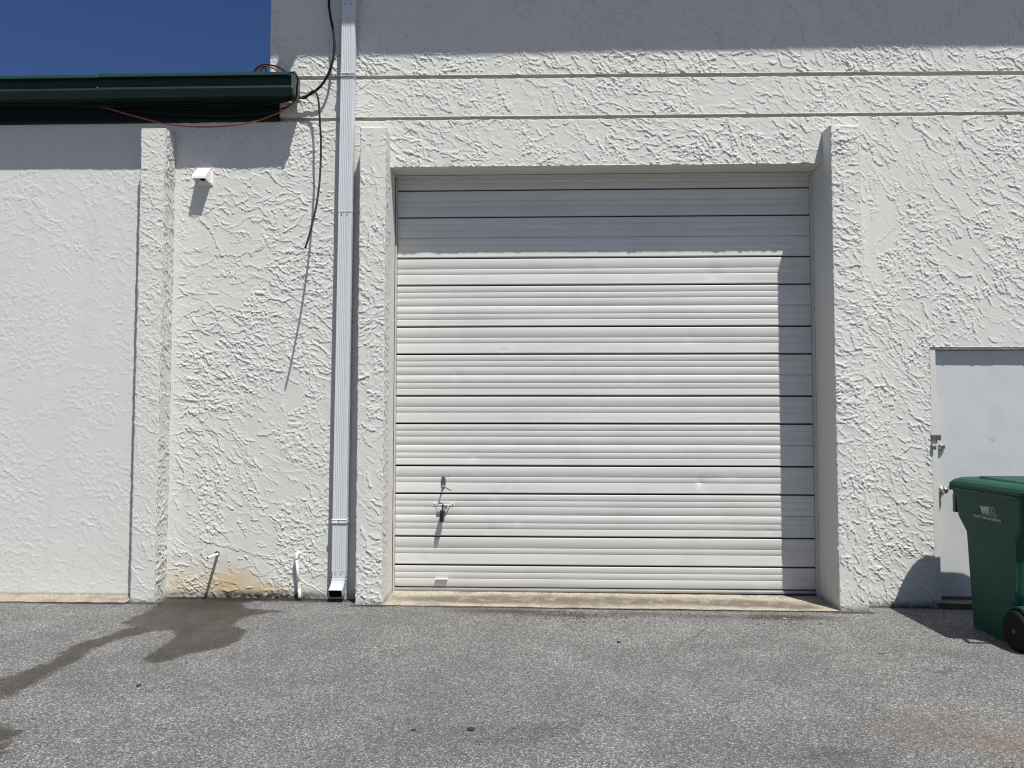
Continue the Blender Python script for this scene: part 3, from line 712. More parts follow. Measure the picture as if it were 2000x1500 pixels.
# padlock hanging on the slide bracket
def padlock(name, label, x, y, z, w, h, d, sh, mat, yaw=0.0, tilt=0.0, shackle=None):
    t = thing(name, label, 'padlock', (x, y, z))
    q = MB(); q.box(x - w / 2, x + w / 2, y - d / 2, y + d / 2, z - h, z)
    part('body', q, mat, t, bevel=min(w, d) * .28, seg=3)
    q = MB(); r = d * .28
    q.tube([(x, y - r, z - .004), (x, y - r, z + sh * .55)] + [(x, y - r * math.cos(a), z + sh * .55 + r * 1.2 * math.sin(a)) for a in np.linspace(.3, math.pi - .3, 7)] + [(x, y + r, z + sh * .55), (x, y + r, z - .004)] if shackle is None else shackle, min(w, d) * .13, 8)
    part('shackle', q, M['chrome'] if mat is not M['black'] else M['black'], t)
    t.rotation_euler = (0, tilt, yaw)
    return t
pz = at(864, 993, RD - .05)
padlock('padlock', 'long black padlock hanging on the slide bracket of the ribbed door', bc - .004, RD - .066, bz - .040, .036, .108, .074, .050, M['black'], 0.0, .06)

# ------------------------------------------------------------------ entrance door
ent = thing('entrance_door', 'plain white steel entrance door behind the green wheeled bin', 'door', (3.86, .07, .11))
q = MB()
fy0, fy1 = .006, .115
q.box(DX0 + .001, DX0 + .052, fy0, fy1, .10, DZ); q.box(DX1 - .052, DX1 - .001, fy0, fy1, .10, DZ); q.box(DX0 + .053, DX1 - .053, fy0, fy1, DZ - .020, DZ - .001)
part('door_frame', q, M['frame'], ent, bevel=.003)
SX0, SX1, SZ0, SZ1, SY = 3.378, 4.343, .125, 2.203, .062
q = MB(); q.box(SX0, SX1, SY, SY + .045, SZ0, SZ1); slab = part('door_slab', q, M['slab'], ent, bevel=.002)
q = MB(); q.box(SX0 - .02, SX1 + .02, SY + .05, SY + .06, .10, SZ1 + .02); part('door_stop', q, M['seal_shade'], ent)
q = MB(); q.box(SX0 - .003, SX1 + .003, SY - .012, SY + .045, .106, .121); part('sill_plate', q, M['darksteel'], ent)
w = at(1838, 873, SY); q = MB(); q.lathe((w[0], SY, w[2]), (0, -1, 0), [(0, .030), (.006, .030), (.022, .026), (.030, .018), (.031, .016)], 24); db = part('deadbolt', q, M['chrome'], slab, smooth=False)
q = MB(); q.lathe((w[0], SY - .030, w[2]), (0, -1, 0), [(0, .013), (.005, .013), (.006, .011)], 16); q.box(w[0] - .0015, w[0] + .0015, SY - .0375, SY - .030, w[2] - .006, w[2] + .006); part('cylinder', q, M['darksteel'], slab)
w = at(1839, 955, SY); kx, kz = w[0], w[2] - .008
q = MB(); q.lathe((kx, SY, kz), (0, -1, 0), [(0, .034), (.004, .034), (.010, .026), (.014, .014), (.034, .013), (.042, .022), (.054, .0275), (.068, .026), (.078, .018), (.080, .012)], 28); kb = part('knob', q, M['chrome'], slab, smooth=True)
q = MB(); q.lathe((kx, SY - .079, kz), (0, -1, 0), [(0, .009), (.004, .009), (.005, .006)], 14); part('keyway', q, M['darksteel'], slab)
w0, w1 = at(1817, 849.5, 0), at(1837.5, 860, 0)
q = MB(); q.box(w0[0], w1[0], -.006, -.002, w1[2], w0[2]); q.box(w1[0] - .022, w1[0] - .002, -.0019, SY - .001, w1[2] + .004, w0[2] - .004)
hs = part('hasp', q, M['darksteel'], ent, bevel=.001)
q = MB(); xh = w0[0] + .016; q.tube([(xh, .0, w1[2] + .016), (xh, -.026, w1[2] + .016), (xh, -.030, w1[2] + .004), (xh, -.026, w1[2] - .004), (xh, .004, w1[2] - .004)], .004, 8); part('staple', q, M['chrome'], hs)
padlock('padlock', 'small dull grey padlock on the hasp of the entrance door', xh + .002, -.018, w1[2] - .044, .034, .034, .020, .036, M['darksteel'], 0, .0,
        [(xh - .009, -.018, w1[2] - .050), (xh - .009, -.018, w1[2] - .018)] + [(xh + .002 - .011 * math.cos(a), -.018, w1[2] - .012 + .014 * math.sin(a)) for a in np.linspace(.3, math.pi - .3, 7)] + [(xh + .013, -.018, w1[2] - .018), (xh + .013, -.018, w1[2] - .050)])
a, b = at(1826, 938, .03), at(1831, 976, .03)
q = MB(); q.box(a[0] - .004, b[0] + .012, SY - .032, SY - .0265, b[2], a[2]); q.box(a[0] - .004, a[0] + .004, SY - .0262, SY - .001, b[2] + .003, a[2] - .003); part('latch_guard', q, M['slab'], ent, bevel=.001)
# faint residue of old stick-on figures "10" on the slab
cu = bpy.data.curves.new('residue', 'FONT'); cu.body = '10'; cu.size = .062; cu.extrude = .0002; cu.align_x = 'CENTER'; cu.align_y = 'CENTER'
tmp = bpy.data.objects.new('tmp', cu); COL.objects.link(tmp)
me = bpy.data.meshes.new_from_object(tmp.evaluated_get(bpy.context.evaluated_depsgraph_get())); bpy.data.objects.remove(tmp)
w = at(1936, 858, SY)
co = np.zeros(len(me.vertices) * 3, np.float32); me.vertices.foreach_get('co', co); co = co.reshape(-1, 3)
V = np.stack([w[0] + co[:, 0], SY - .0006 - co[:, 2], w[2] + co[:, 1]], 1) - np.array(wloc(slab)); me.vertices.foreach_set('co', V.astype(np.float32).ravel()); me.update()
t = NT('faint_residue'); p_ = t.pos(); t.base(t.mix(t.ramp(t.noise(p_, 70, 3), [(.42, 0.), (.52, 1.)]), (.575, .605, .63), (.33, .29, .23))); t.set(Roughness=.7)
link('figure_residue', me, t.m, slab)

# ------------------------------------------------------------------ downspout
ds = thing('downspout', 'ribbed white aluminium downspout running down the stucco beside the wide door', 'downspout', (-1.672, 0, .1))
def dsx(z): return -1.6485 - (5.18 - z) * .0062       # slight lean
def ds_ring(z, s=1.0, y0=-.104, w=.058, yo=0, x=None):
    cx = dsx(z) if x is None else x; yb = -.026
    fl = []
    flute = [(-.058, 0), (-.050, 0), (-.044, .006), (-.038, 0), (-.030, .007), (-.022, 0), (-.014, .007), (-.006, 0), (.002, .007), (.010, 0), (.017, .006), (.023, 0), (.050, 0)]
    pts = [(cx + u * s, y0 * s + d * s * .5 + yo, z) for u, d in flute]
    pts += [(cx + .058 * s, (y0 + .008) * s + yo, z), (cx + .058 * s, (y0 + .03) * s + yo, z), (cx + .054 * s, (y0 + .034) * s + yo, z), (cx + .058 * s, (y0 + .038) * s + yo, z), (cx + .058 * s, yb * s + yo, z), (cx - .058 * s, yb * s + yo, z), (cx - .061 * s, (y0 + .004) * s + yo, z)]
    return pts
zj = [6.15, at(680, 3, -.1)[2], at(670, 413, -.1)[2], at(660, 1115, -.1)[2]]
for k in range(3):
    q = MB(); s0, s1 = (1.0, .975) if True else (1, 1)
    q.loft([ds_ring(zj[k], .985), ds_ring(zj[k + 1] - .0, 1.0 if k < 2 else 1.0)]); o = part('pipe', q, M['alu'], ds)
    # crimped joint lip
    q = MB(); q.loft([ds_ring(zj[k + 1] + .004, 1.015), ds_ring(zj[k + 1] - .004, 1.015)]); part('joint', q, M['alu'], o)
    q = MB()
    for dx in (-.028, .020):
        xx = dsx(zj[k + 1]) + dx; q = MB(); q.lathe((xx, -.100, zj[k + 1] - .022), (0, -1, 0), [(0, .0055), (.007, .0045), (.009, .002)], 8)
        part('rivet', q, M['darksteel'], o)
# foot elbow kicking out to the front
def ring_dir(c, t, s=1.0, w=.058, d=.039):
    t = Vector(t).normalized(); x = Vector((1, 0, 0)); n_ = x.cross(t)
    c = Vector(c); base = [(-w, -d * .8), (-w * .9, -d), (-w * .5, -d * .96), (0, -d), (w * .5, -d * .96), (w * .9, -d), (w, -d * .8), (w, d), (-w, d)]
    return [tuple(c + x * (a * s) + n_ * (b_ * s)) for a, b_ in base]
zf = zj[3]; xf = dsx(zf)
path = [((0, -.065, zf + .004), (0, 0, -1)), ((0, -.065, zf - .05), (0, 0, -1))]
for k in range(1, 10):
    a = math.radians(62) * k / 9
    path.append(((-.010 * k / 9, -.065 - .11 * (1 - math.cos(a)), zf - .05 - .13 * math.sin(a)), (0, -math.sin(a), -math.cos(a))))
lastc, lastt = path[-1]
path.append(((lastc[0] - .003, lastc[1] - .028, lastc[2] - .016), lastt))
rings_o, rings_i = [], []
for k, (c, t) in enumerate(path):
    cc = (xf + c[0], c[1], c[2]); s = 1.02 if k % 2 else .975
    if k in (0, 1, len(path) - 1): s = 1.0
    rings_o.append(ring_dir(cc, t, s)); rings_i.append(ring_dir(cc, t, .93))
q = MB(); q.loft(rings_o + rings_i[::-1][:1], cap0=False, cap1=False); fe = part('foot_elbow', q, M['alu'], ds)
q = MB(); q.loft(rings_i[::-1], cap0=False, cap1=True); part('outlet_shade', q, M['seal_shade'], fe)  # black lining paints in the shade inside the outlet
for pyy, xx in ((146, 675), (1018, 660)):
    z = at(xx, pyy, -.1)[2]; q = MB()
    for dz in (-.013, 0, .013):
        q.loft([ds_ring(z + dz - .0045, 1.06), ds_ring(z + dz, 1.10), ds_ring(z + dz + .0045, 1.06)])
    st = part('strap', q, M['alu'], ds)
    q = MB(); q.lathe((dsx(z) - .004, -.108, z), (0, -1, 0), [(0, .005), (.008, .004), (.009, .001)], 8); part('screw', q, M['darksteel'], st)
# head elbows up to the eave gutter (above the picture; they cast the slanting shadow)
q = MB(); xh_ = dsx(6.15)
q.loft([ring_dir((xh_, -.065, 6.14), (0, 0, -1), 1.0), ring_dir((xh_, -.075, 6.20), (0, .3, -1)), ring_dir((xh_, -.12, 6.28), (0, .75, -1)), ring_dir((xh_, -.85, 6.90), (0, .75, -1)), ring_dir((xh_, -.93, 6.98), (0, .3, -1)), ring_dir((xh_, -.94, 7.05), (0, 0, -1))])
part('head_elbow', q, M['alu'], ds)

# ------------------------------------------------------------------ vent hood
vt = thing('dryer_vent', 'small white plastic vent hood on the stucco under the green eave', 'vent', (-2.94, 0, 3.75))
vx0, vx1, vzt, vzb = -3.017, -2.861, 3.826, 3.673
q = MB(); q.box(vx0, vx1, -.014, -.001, vzb, vzt); part('flange', q, M['vent'], vt, bevel=.002)
q = MB(); d = .125; zm_ = 3.70
x0, x1 = vx0 + .006, vx1 - .006; xi0, xi1 = vx0 + .018, vx1 - .018
tk = .004
top = [(xi0, -.0145, vzt - .006), (xi1, -.0145, vzt - .006), (xi1 - .002, -d, zm_ + .018), (xi0 + .002, -d, zm_ + .018)]
def slabq(q, pts, n, t):
    n = Vector(n).normalized() * t; b = [tuple(Vector(p) - n) for p in pts]
    k = len(pts); q.loft([list(map(tuple, pts)), b])
slabq(q, top, (0, -.6, 1), tk)
slabq(q, [(xi0 + .002, -d, zm_ + .0175), (xi1 - .002, -d, zm_ + .0175), (xi1 - .002, -d - .002, zm_ - .004), (xi0 + .002, -d - .002, zm_ - .004)], (0, -1, 0), tk)
for xx, sg in ((xi0, -1), (xi1, 1)):
    slabq(q, [(xx, -.0147, vzt - .007), (xx - sg * .002, -d + .004, zm_ + .016), (xx - sg * .002, -d + .003, zm_ - .003), (xx, -.0147, vzb + .008)], (sg, 0, 0), tk)
part('hood', q, M['vent'], vt, bevel=.001)
q = MB(); q.lathe(((vx0 + vx1) / 2, -.012, 3.752), (0, -.85, -.35), [(0, .045), (.036, .045), (.036, .040), (.02, .040)], 22); part('duct', q, M['vent'], vt)
q = MB(); q.lathe(((vx0 + vx1) / 2, -.016, 3.750), (0, -.85, -.35), [(.018, .041), (.022, .041)], 22); part('flap', q, M['seal_shade'], vt)
q = MB()
for xx in (vx0 + .014, vx1 - .014):
    for zz in (vzb + .012, vzt - .010):
        q = MB(); q.lathe((xx, -.014, zz), (0, -1, 0), [(0, .005), (.003, .004)], 8); part('screw', q, M['darksteel'], vt)

# ------------------------------------------------------------------ pvc pipes at the foot of the wall
st = thing('pipe_stub', 'short white plastic pipe sticking straight out above the ochre stain', 'pipe', (-2.757, 0, .447))
q = MB(); px_, pz_ = -2.757, .447; r_o, r_i, L_ = .0125, .0095, .205
q.lathe((px_, .02, pz_), (0, -1, 0), [(0, r_o), (L_ + .02, r_o), (L_ + .02, r_i), (L_ - .06, r_i)], 20); part('tube', q, M['pvc'], st, smooth=False)
q = MB(); q.lathe((px_ - .006, -.001, pz_ + .003), (0, -1, 0), [(0, .023), (.004, .021), (.006, .015)], 18); part('sealant_ring', q, M['seal_shade'], st)
dr = thing('drain_pipe', 'white plastic drain pipe with an elbow turning down to the asphalt beside the downspout', 'pipe', (-2.05, -.05, .08))
a, b = at(579, 1085, -.055), at(585, 1163, -.05)
q = MB(); q.tube(catmull([(a[0], .02, a[2] + .012), (a[0], -.030, a[2] + .012), (a[0], -.050, a[2] + .004), (a[0], -.055, a[2] - .03)], 5), .0155, 16); part('elbow', q, M['pvc'], dr, smooth=True)
q = MB(); q.tube([(a[0], -.055, a[2] - .02), (b[0] - .004, -.054, b[2] + .07)], .0115, 16); part('tube', q, M['pvc'], dr, smooth=True)
q = MB(); q.tube([(b[0] - .006, -.054, b[2] + .11), (b[0] - .003, -.054, b[2] + .055)], .0140, 16); part('coupling', q, M['pvc'], dr)
q = MB(); q.tube([(b[0] - .003, -.054, b[2] + .06), (b[0] + .004, -.060, b[2] + .02), (b[0] + .008, -.075, b[2] - .018)], [.0135, .0150, .0150], 16); part('foot_fitting', q, M['pvc'], dr, smooth=True)

# ------------------------------------------------------------------ cables
def cable(name, pts, r, mat, label, n=7, smooth=True, grp=None):
    """pts: (px, py, Y)"""
    W = catmull([at(*p) for p in pts], 8); q = MB(); q.tube(W, r, n)
    o = part(name, q, mat, None, smooth=smooth); return tag(o, label, 'cable', grp, 'thing')
cable('cable', [(642, -60, -.05), (642, 0, -.06), (645, 30, -.07), (651, 62, -.08), (653, 92, -.09), (649, 122, -.10), (640, 147, -.10), (628, 166, -.09), (614, 179, -.075), (600, 187, -.065), (588, 191, -.06), (577, 192, -.06), (560, 195, -.06), (540, 198, -.07), (500, 200, -.08), (420, 199, -.08), (300, 200, -.08), (150, 203, -.08), (-60, 205, -.08)], .0112, M['cable'],
      'thick black cable dropping beside the downspout and running under the green gutter')
cable('cable', [(585, 190, -.07), (594, 192, -.075), (602, 187, -.085), (609, 179, -.10), (615, 179, -.11), (620, 187, -.12), (623, 205, -.13), (625, 240, -.15), (627, 280, -.17), (625, 345, -.24), (619, 395, -.33), (612, 428, -.38), (604, 460, -.43), (596, 485, -.47)], .0088, M['cable'],
      'loose black cable end hanging in the air left of the downspout')
cable('cable', [(493, 148, -.02), (500, 135, -.03), (513, 127, -.06), (528, 127, -.10), (545, 132, -.16), (560, 142, -.20), (566, 143, -.235), (574, 142, -.25), (580, 150, -.26), (581.5, 160, -.235), (579.5, 170, -.22), (580, 181, -.20), (577, 193, -.17), (565, 206, -.13), (545, 214, -.09), (510, 222, -.09), (440, 226, -.07), (360, 224, -.06), (250, 216, -.06), (120, 208, -.06), (-60, 206, -.06)], .0072, M['cable'],
      'black cable looped over the end of the green gutter and sagging beneath it')
cable('cable', [(494, 147, -.04), (505, 134, -.06), (519, 129, -.09), (535, 134, -.15), (549, 143, -.19), (556, 152, -.18)], .0056, M['orange'], 'short orange cable arching over the gutter edge against the sky')
cable('cable', [(188, 208, -.06), (206, 210, -.09), (232, 218, -.11), (275, 230, -.12), (318, 241, -.12), (352, 246, -.13), (390, 248, -.13), (432, 247, -.13), (470, 243, -.14), (505, 235, -.15), (535, 224, -.14), (556, 214, -.14), (570, 203, -.15), (577, 195, -.17)], .0062, M['orange'],
      'long orange cable sagging below the green eave over the stucco wall')
cable('cable', [(508, 140, -.01), (516, 130, -.02), (519, 135, .0), (520, 142, .01)], .0050, M['cable'], 'thin dark cable bending down behind the gutter at the corner of the wall')
for i, (dy, y, z) in enumerate(((0, -.10, 0), (4, -.12, 0), (-5, -.11, 0))):
    cable('cable', [(-60, 199 + dy, y), (120, 201 + dy, y), (190, 206 + dy * .6, y), (330, 201 + dy, y), (450, 204 + dy, y), (540, 198 + dy, y), (572, 193 + dy * .4, y - .10)], .0055, M['cable'],
          ['black cable in the middle of the bundle under the green gutter', 'lowest black cable of the bundle under the green gutter', 'highest black cable of the bundle under the green gutter'][i], 6)
cable('tie_wire', [(648, 127, -.10), (652, 118, -.09), (660, 109, -.07), (668, 109, -.055)], .003, M['cable'], 'thin black tie holding the thick cable to the downspout', 6)['category'] = 'wire'

# ------------------------------------------------------------------ wheeled bin
bn = thing('wheeled_bin', 'green plastic wheeled waste bin with grey lettering standing before the entrance door', 'bin', (3.58, -.95, gz(3.58)))
Zg = .049
# side outline: (Y, z) with front (towards the door) first; xin(z) half widths
def xl(z):   # left side of the body tapers outward with height
    return 3.268 - (z - Zg) * .035
def xr_(z):
    return 3.96 + (z - Zg) * .035
def ring_body(z, yf, yb, ins=0.0):
    r = .045; a, b = xl(z) + ins, xr_(z) - ins; pts = []
    bul = .05 + .08 * min(1, max(0, (z - Zg) / .8))
    for u in (-.97, -.93, -.86, -.77, -.66, -.5, -.25, 0, .25, .5, .66, .77, .86, .93, .97):   # front with broad rounded corners
         x = (a + b) / 2 - u * ((b - a) / 2 - r); pts.append((x, yf + bul * (1 - abs(u) ** 8) + .055 * (1 - u ** 4), z))
    for (cx, cy, s) in ((a + r, yf - r, 90), (a + r, yb + r, 180), (b - r, yb + r, 270), (b - r, yf - r, 0)):
        for k in range(5):
            t = math.radians(s + 90 * k / 4); pts.append((cx + r * math.cos(t), cy + r * math.sin(t), z))
    return pts
levels = [(Zg + .012, -.622, -1.14), (Zg + .05, -.618, -1.16), (Zg + .30, -.612, -1.19), (Zg + .69, -.605, -1.24), (Zg + .72, -.602, -1.25), (Zg + .76, -.565, -1.28), (Zg + .80, -.525, -1.31), (Zg + .83, -.502, -1.325), (Zg + .86, -.494, -1.33), (Zg + 1.005, -.486, -1.345)]
q = MB(); q.loft([ring_body(*l) for l in levels])
body = part('body', q, M['bin'], bn, bevel=.004)
# rim collar in two steps
q = MB(); q.loft([ring_body(Zg + .985, -.470, -1.36, -.012), ring_body(Zg + 1.020, -.468, -1.365, -.014)]); q.loft([ring_body(Zg + 1.0205, -.450, -1.385, -.034), ring_body(Zg + 1.046, -.447, -1.39, -.036)])
part('rim', q, M['bin'], body, bevel=.003)
# lid: low dome with raised middle panel and front lip
def lid_ring(z, g, yf, yb): return ring_body(Zg + 1.0 + .0475 + (z - .0475) * 1.35, yf, yb, g)
q = MB(); q.loft([lid_ring(.0475, -.030, -.450, -1.40), lid_ring(.066, -.030, -.452, -1.40), lid_ring(.082, -.016, -.475, -1.39), lid_ring(.094, .015, -.52, -1.37), lid_ring(.099, .06, -.59, -1.33)])
lid = part('lid', q, M['bin'], bn, bevel=.003)
q = MB(); x0, x1 = xl(1.1) + .11, xr_(1.1) - .11
q.loft([[(x0, -.60, Zg + 1.10), (x1, -.60, Zg + 1.10), (x1, -1.32, Zg + 1.10), (x0, -1.32, Zg + 1.10)], [(x0 + .02, -.62, Zg + 1.136), (x1 - .02, -.62, Zg + 1.136), (x1 - .02, -1.30, Zg + 1.126), (x0 + .02, -1.30, Zg + 1.126)]]); part('lid_panel', q, M['bin'], lid, bevel=.008)
q = MB(); q.box(xl(1.1) + .0, xl(1.1) + .13, -.50, -.432, Zg + 1.071, Zg + 1.079); part('lid_lip', q, M['bin'], lid, bevel=.003)
# lift bar and pocket at the front
q = MB(); q.tube([(xl(1) + .03, -.455, Zg + .86), (xr_(1) - .03, -.455, Zg + .86)], .012, 12); q.box(xl(1) + .01, xl(1) + .03, -.487, -.445, Zg + .845, Zg + .985); q.box(xr_(1) - .03, xr_(1) - .01, -.487, -.445, Zg + .845, Zg + .985); part('lift_bar', q, M['black'], bn, bevel=.002)
# handle at the back
q = MB(); q.tube(catmull([(xl(1) + .05, -1.37, Zg + .99), (xl(1) + .05, -1.46, Zg + 1.02), (xl(1) + .09, -1.49, Zg + 1.03), (xr_(1) - .09, -1.49, Zg + 1.03), (xr_(1) - .05, -1.46, Zg + 1.02), (xr_(1) - .05, -1.37, Zg + .99)], 6), .016, 12); part('handle', q, M['bin'], bn, smooth=True)
# recessed rear corner panels (darker hollow above each wheel)
for sx in (-1, 1):
    q = MB(); xx = (xl(.4) if sx < 0 else xr_(.4))
    q.prism([(-1.12, Zg + .30), (-1.125, Zg + .74), (-1.16, Zg + .79), (-1.285, Zg + .80), (-1.235, Zg + .72), (-1.2, Zg + .30)], xx - .010 if sx < 0 else xx - .012, xx + .012 if sx < 0 else xx + .010)
    part('corner_flange', q, M['bin'], body, bevel=.003)
# wheel arch lip and wheels
WY, WZ, WR = -1.235, Zg + .135, .135
for sx in (-1, 1):
    xo = 3.262 if sx < 0 else 3.873
    q = MB(); n = 14; arc = [math.radians(20 + 140 * i / n) for i in range(n + 1)]
    prof = [(WY + .165 * math.cos(a), WZ + .165 * math.sin(a)) for a in arc] + [(WY + .15 * math.cos(a), WZ + .15 * math.sin(a)) for a in arc[::-1]]
    q.prism(prof, 3.243 if sx < 0 else 3.92, 3.30 if sx < 0 else 3.985); part('wheel_arch', q, M['bin'], body)
wheel = bpy.data.objects.new('wheel', None); COL.objects.link(wheel); wheel.parent = bn
wheel.location = Vector((3.236, WY, WZ)) - wloc(bn)
wc = (3.236, WY, WZ)
q = MB(); q.lathe((wc[0] - .026, WY, WZ), (1, 0, 0), [(0, .098), (0, WR - .014), (.006, WR - .003), (.014, WR), (.040, WR), (.048, WR - .003), (.054, WR - .014), (.054, .098)], 40); part('tyre', q, M['tyre'], wheel)
q = MB(); q.lathe((wc[0] - .018, WY, WZ), (1, 0, 0), [(0, .026), (-.006, .024), (-.010, .012)], 20); q.lathe((wc[0] - .016, WY, WZ), (1, 0, 0), [(0, .034), (.030, .034)], 20)
for k in range(10):
    a = 2 * math.pi * k / 10; ca, sa = math.cos(a), math.sin(a); hw = .0065
    vs = []
    for r_, w_ in ((.030, hw), (.102, hw * 1.3)):
        for sg in (-1, 1):
            for dx in (-.022, .013): vs.append((wc[0] + dx, WY + r_ * ca - sg * w_ * sa, WZ + r_ * sa + sg * w_ * ca))
    q.add(vs, [(0, 1, 3, 2), (4, 6, 7, 5), (0, 4, 5, 1), (2, 3, 7, 6), (0, 2, 6, 4), (1, 5, 7, 3)])
q.lathe((wc[0] - .024, WY, WZ), (1, 0, 0), [(0, .088), (0, .099), (.02, .099), (.02, .088)], 30)
part('rim', q, simple('dark_grey_hub', (.05, .052, .054), .5, var=.2, vscale=20), wheel)
q = MB(); q.lathe((wc[0] + .014, WY, WZ), (1, 0, 0), [(0, .02), (0, .099), (.006, .099), (.006, .02)], 30); part('hub_disc', q, M['tyre'], wheel)
w2 = wheel.copy(); COL.objects.link(w2); w2.parent = bn; w2.location.x += .76
for ch in wheel.children:
    c2 = ch.copy(); COL.objects.link(c2); c2.parent = w2
q = MB(); q.tube([(3.22, WY, WZ), (4.01, WY, WZ)], .010, 10); part('axle', q, M['darksteel'], bn)
# lettering on the side that faces the camera: plane follows the tapered side
def side_pt(y, z, out=.0016): return (xl(z) - out, y, z)
def flat_on_side(name, polys, mat):
    q = MB()
    for pl in polys:
        q.loft([[side_pt(y, z, .0008) for y, z in pl], [side_pt(y, z, .0020) for y, z in pl]])
    return part(name, q, mat, body)
def txt_on_side(name, s, y0, y1, zc, hgt, mat):
    cu = bpy.data.curves.new(name, 'FONT'); cu.body = s; cu.size = 1; cu.offset = .018
    o = bpy.data.objects.new('tmp', cu); COL.objects.link(o)
    me = bpy.data.meshes.new_from_object(o.evaluated_get(bpy.context.evaluated_depsgraph_get())); bpy.data.objects.remove(o)
    co = np.zeros(len(me.vertices) * 3, np.float32); me.vertices.foreach_get('co', co); co = co.reshape(-1, 3)
    a0, a1 = co[:, 0].min(), co[:, 0].max(); b0, b1 = co[:, 1].min(), co[:, 1].max()
    y = y0 + (co[:, 0] - a0) / (a1 - a0) * (y1 - y0); z = zc - hgt / 2 + (co[:, 1] - b0) / (b1 - b0) * hgt
    V = np.stack([3.268 - (z - Zg) * .035 - .0018, y, z], 1) - np.array(wloc(body)); me.vertices.foreach_set('co', V.astype(np.float32).ravel()); me.update()
    return link(name, me, mat, body)
txt_on_side('lettering', 'WASTE MANAGEMENT', -.745, -1.090, .902, .021, M['print'])
# emblem: solid slanted W running into an outlined M
ey0, ez0, es = -.838, .925, .060
def E(u, v): return (ey0 - u * .19, ez0 + v * es)
Wp = [(0, 1), (.16, 1), (.23, .42), (.29, 1), (.43, 1), (.47, .45), (.54, 1), (.60, 1), (.50, 0), (.37, 0), (.335, .52), (.27, 0), (.13, 0)]
emb = []
W_parts = [[(0, 1), (.16, 1), (.25, 0), (.12, 0)], [(.24, 1), (.12, 0), (.27, 0), (.31, .55), (.29, 1)], [(.29, 1), (.44, 1), (.50, 0), (.36, 0)], [(.47, 1), (.36, 0), (.50, 0), (.585, 1)]]
emb = [[E(u, v) for u, v in pl] for pl in W_parts]
M_line = [(.52, 0), (.61, 1), (.72, 1), (.755, .45), (.80, 1), (.91, 1), (.98, .14), (1.02, .10), (1.02, 0), (.90, 0), (.86, .62), (.80, 0), (.72, 0), (.67, .62), (.63, 0), (.52, 0)]
def stroke(line, w=.022):
    out = []
    for (a, b), (c, d) in zip(line[:-1], line[1:]):
        dx, dy = c - a, (d - b) * es / .19; L = math.hypot(dx, dy) or 1; nx_, ny_ = -dy / L * w / 2, dx / L * w / 2 * .19 / es
        out.append([E(a + nx_, b + ny_), E(c + nx_, d + ny_), E(c - nx_, d - ny_), E(a - nx_, b - ny_)])
    return out
flat_on_side('emblem', emb + stroke(M_line), M['print'])

# ------------------------------------------------------------------ small loose things on the asphalt
def pebble(px, py, sx, sy, sz, mat, label, name='pebble', cat='pebble', grp=None, seed=0):
    w = onground(px, py, gz(onground(px, py)[0])); r = random.Random(seed); q = MB(); rings = []
    for k in range(5):
        f = k / 4; rad = math.sin(math.pi * (.12 + .8 * f)); rings.append([(w[0] + sx * rad * math.cos(a) * (1 + r.uniform(-.18, .18)), w[1] + sy * rad * math.sin(a) * (1 + r.uniform(-.18, .18)), gz(w[0]) - .002 + sz * f) for a in [2 * math.pi * i / 9 for i in range(9)]])
    q.loft(rings); o = part(name, q, mat); return tag(o, label, cat, grp, 'thing')
pebble(920, 1425, .018, .020, .014, M['pebble'], 'largest black pebble lying on the asphalt near the bottom edge of the picture', seed=1)
pebble(808, 1426, .011, .010, .008, M['pebble'], 'small black pebble a little left of the largest one', seed=2)
pebble(271, 1339, .014, .016, .010, M['pebble'], 'black pebble on dry asphalt below the wet trail', seed=3)
pebble(1722, 1277, .030, .010, .008, M['bark'], 'thin reddish brown scrap on the asphalt left of the bin', 'bark_scrap', 'scrap', seed=4)
pebble(1602, 1219, .014, .012, .010, M['bark'], 'small brown clod below the right end of the concrete sill', 'clod', 'clod', seed=5)
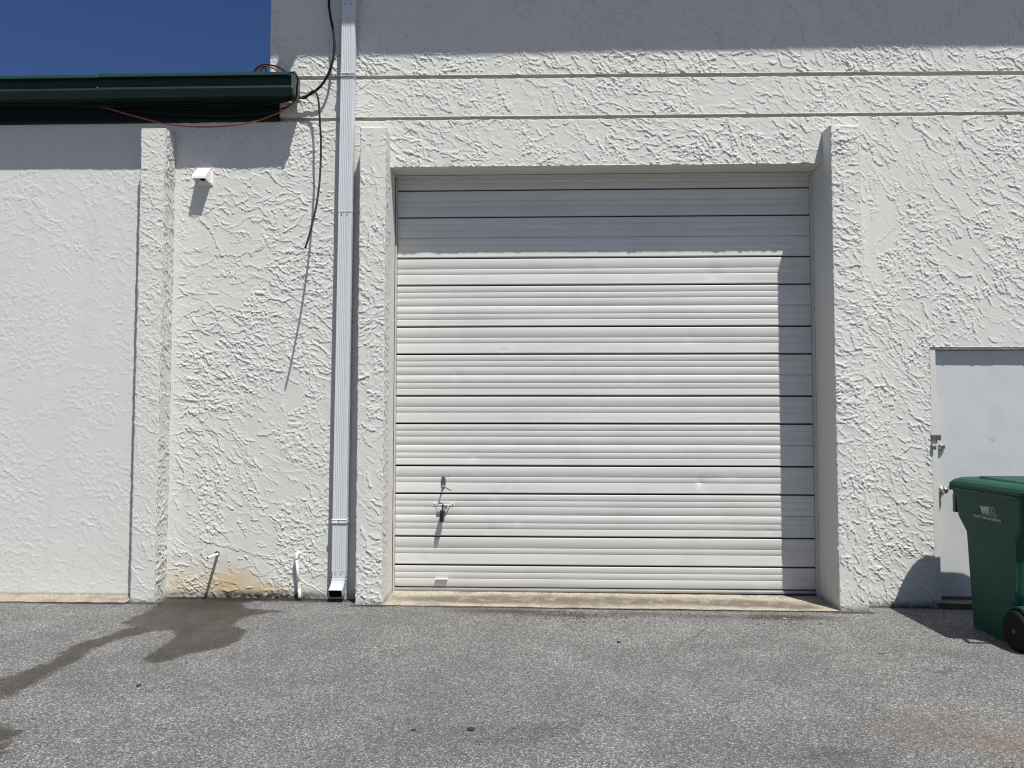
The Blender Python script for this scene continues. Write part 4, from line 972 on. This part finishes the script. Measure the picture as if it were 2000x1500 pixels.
pebble(1532, 1209, .020, .012, .012, M['concrete'], 'pale stone chip in the brown dirt before the concrete sill', 'stone_chip', 'stone', seed=6)
pebble(1209, 1254, .016, .012, .008, M['pebble'], 'dark bit of debris on the asphalt below the middle of the concrete sill', 'debris_bit', 'debris', seed=7)
pebble(1267, 1410, .022, .008, .006, M['pebble'], 'thin dark twig piece on the asphalt in front of the ribbed door', 'twig_piece', 'twig', seed=8)
pebble(1003, 1423, .010, .008, .006, M['pebble'], 'small dark speck of stone right of the largest pebble', seed=9)
rr = random.Random(14); q = MB()
for k in range(420):
    u = rr.random(); x = rr.uniform(-3.1, -1.75) if u < .62 else (rr.uniform(2.72, 3.25) if u < .8 else rr.uniform(-1.5, -1.3))
    y = (-.008 if u < .8 else -.205) - abs(rr.gauss(0, .022)); zz = gz(x); sz = rr.uniform(.003, .0085); a = rr.uniform(0, 6.28)
    vs = [(x + sz * 1.7 * math.cos(a + t), y + sz * math.sin(a + t), zz - .001) for t in (0, 1.6, 3.1, 4.7)] + [(x, y, zz + sz)]
    q.add(vs, [(0, 1, 4), (1, 2, 4), (2, 3, 4), (3, 0, 4)])
tag(part('wall_foot_dirt', q, M['pebble']), 'dark dirt and grit collected along the foot of the stucco wall', 'dirt', kind='stuff')
rr = random.Random(4); q = MB()
for k in range(260):
    px = rr.choice([rr.gauss(1010, 70), rr.gauss(1120, 60), rr.gauss(1530, 50), rr.uniform(860, 1630)]); py = 1190 + (px - 860) * .016 + abs(rr.gauss(0, 11))
    w = onground(px, py, .06); s = rr.uniform(.003, .008); zz = gz(w[0])
    if w[1] > -.23: continue
    a = rr.uniform(0, 6.28); vs = [(w[0] + s * 1.6 * math.cos(a + t), w[1] + s * math.sin(a + t), zz - .001) for t in (0, 1.6, 3.1, 4.7)] + [(w[0], w[1], zz + s * .8)]
    q.add(vs, [(0, 1, 4), (1, 2, 4), (2, 3, 4), (3, 0, 4)])
tag(part('dirt_crumbs', q, M['bark']), 'brown dirt crumbs swept along the front of the concrete sill', 'dirt', kind='stuff')
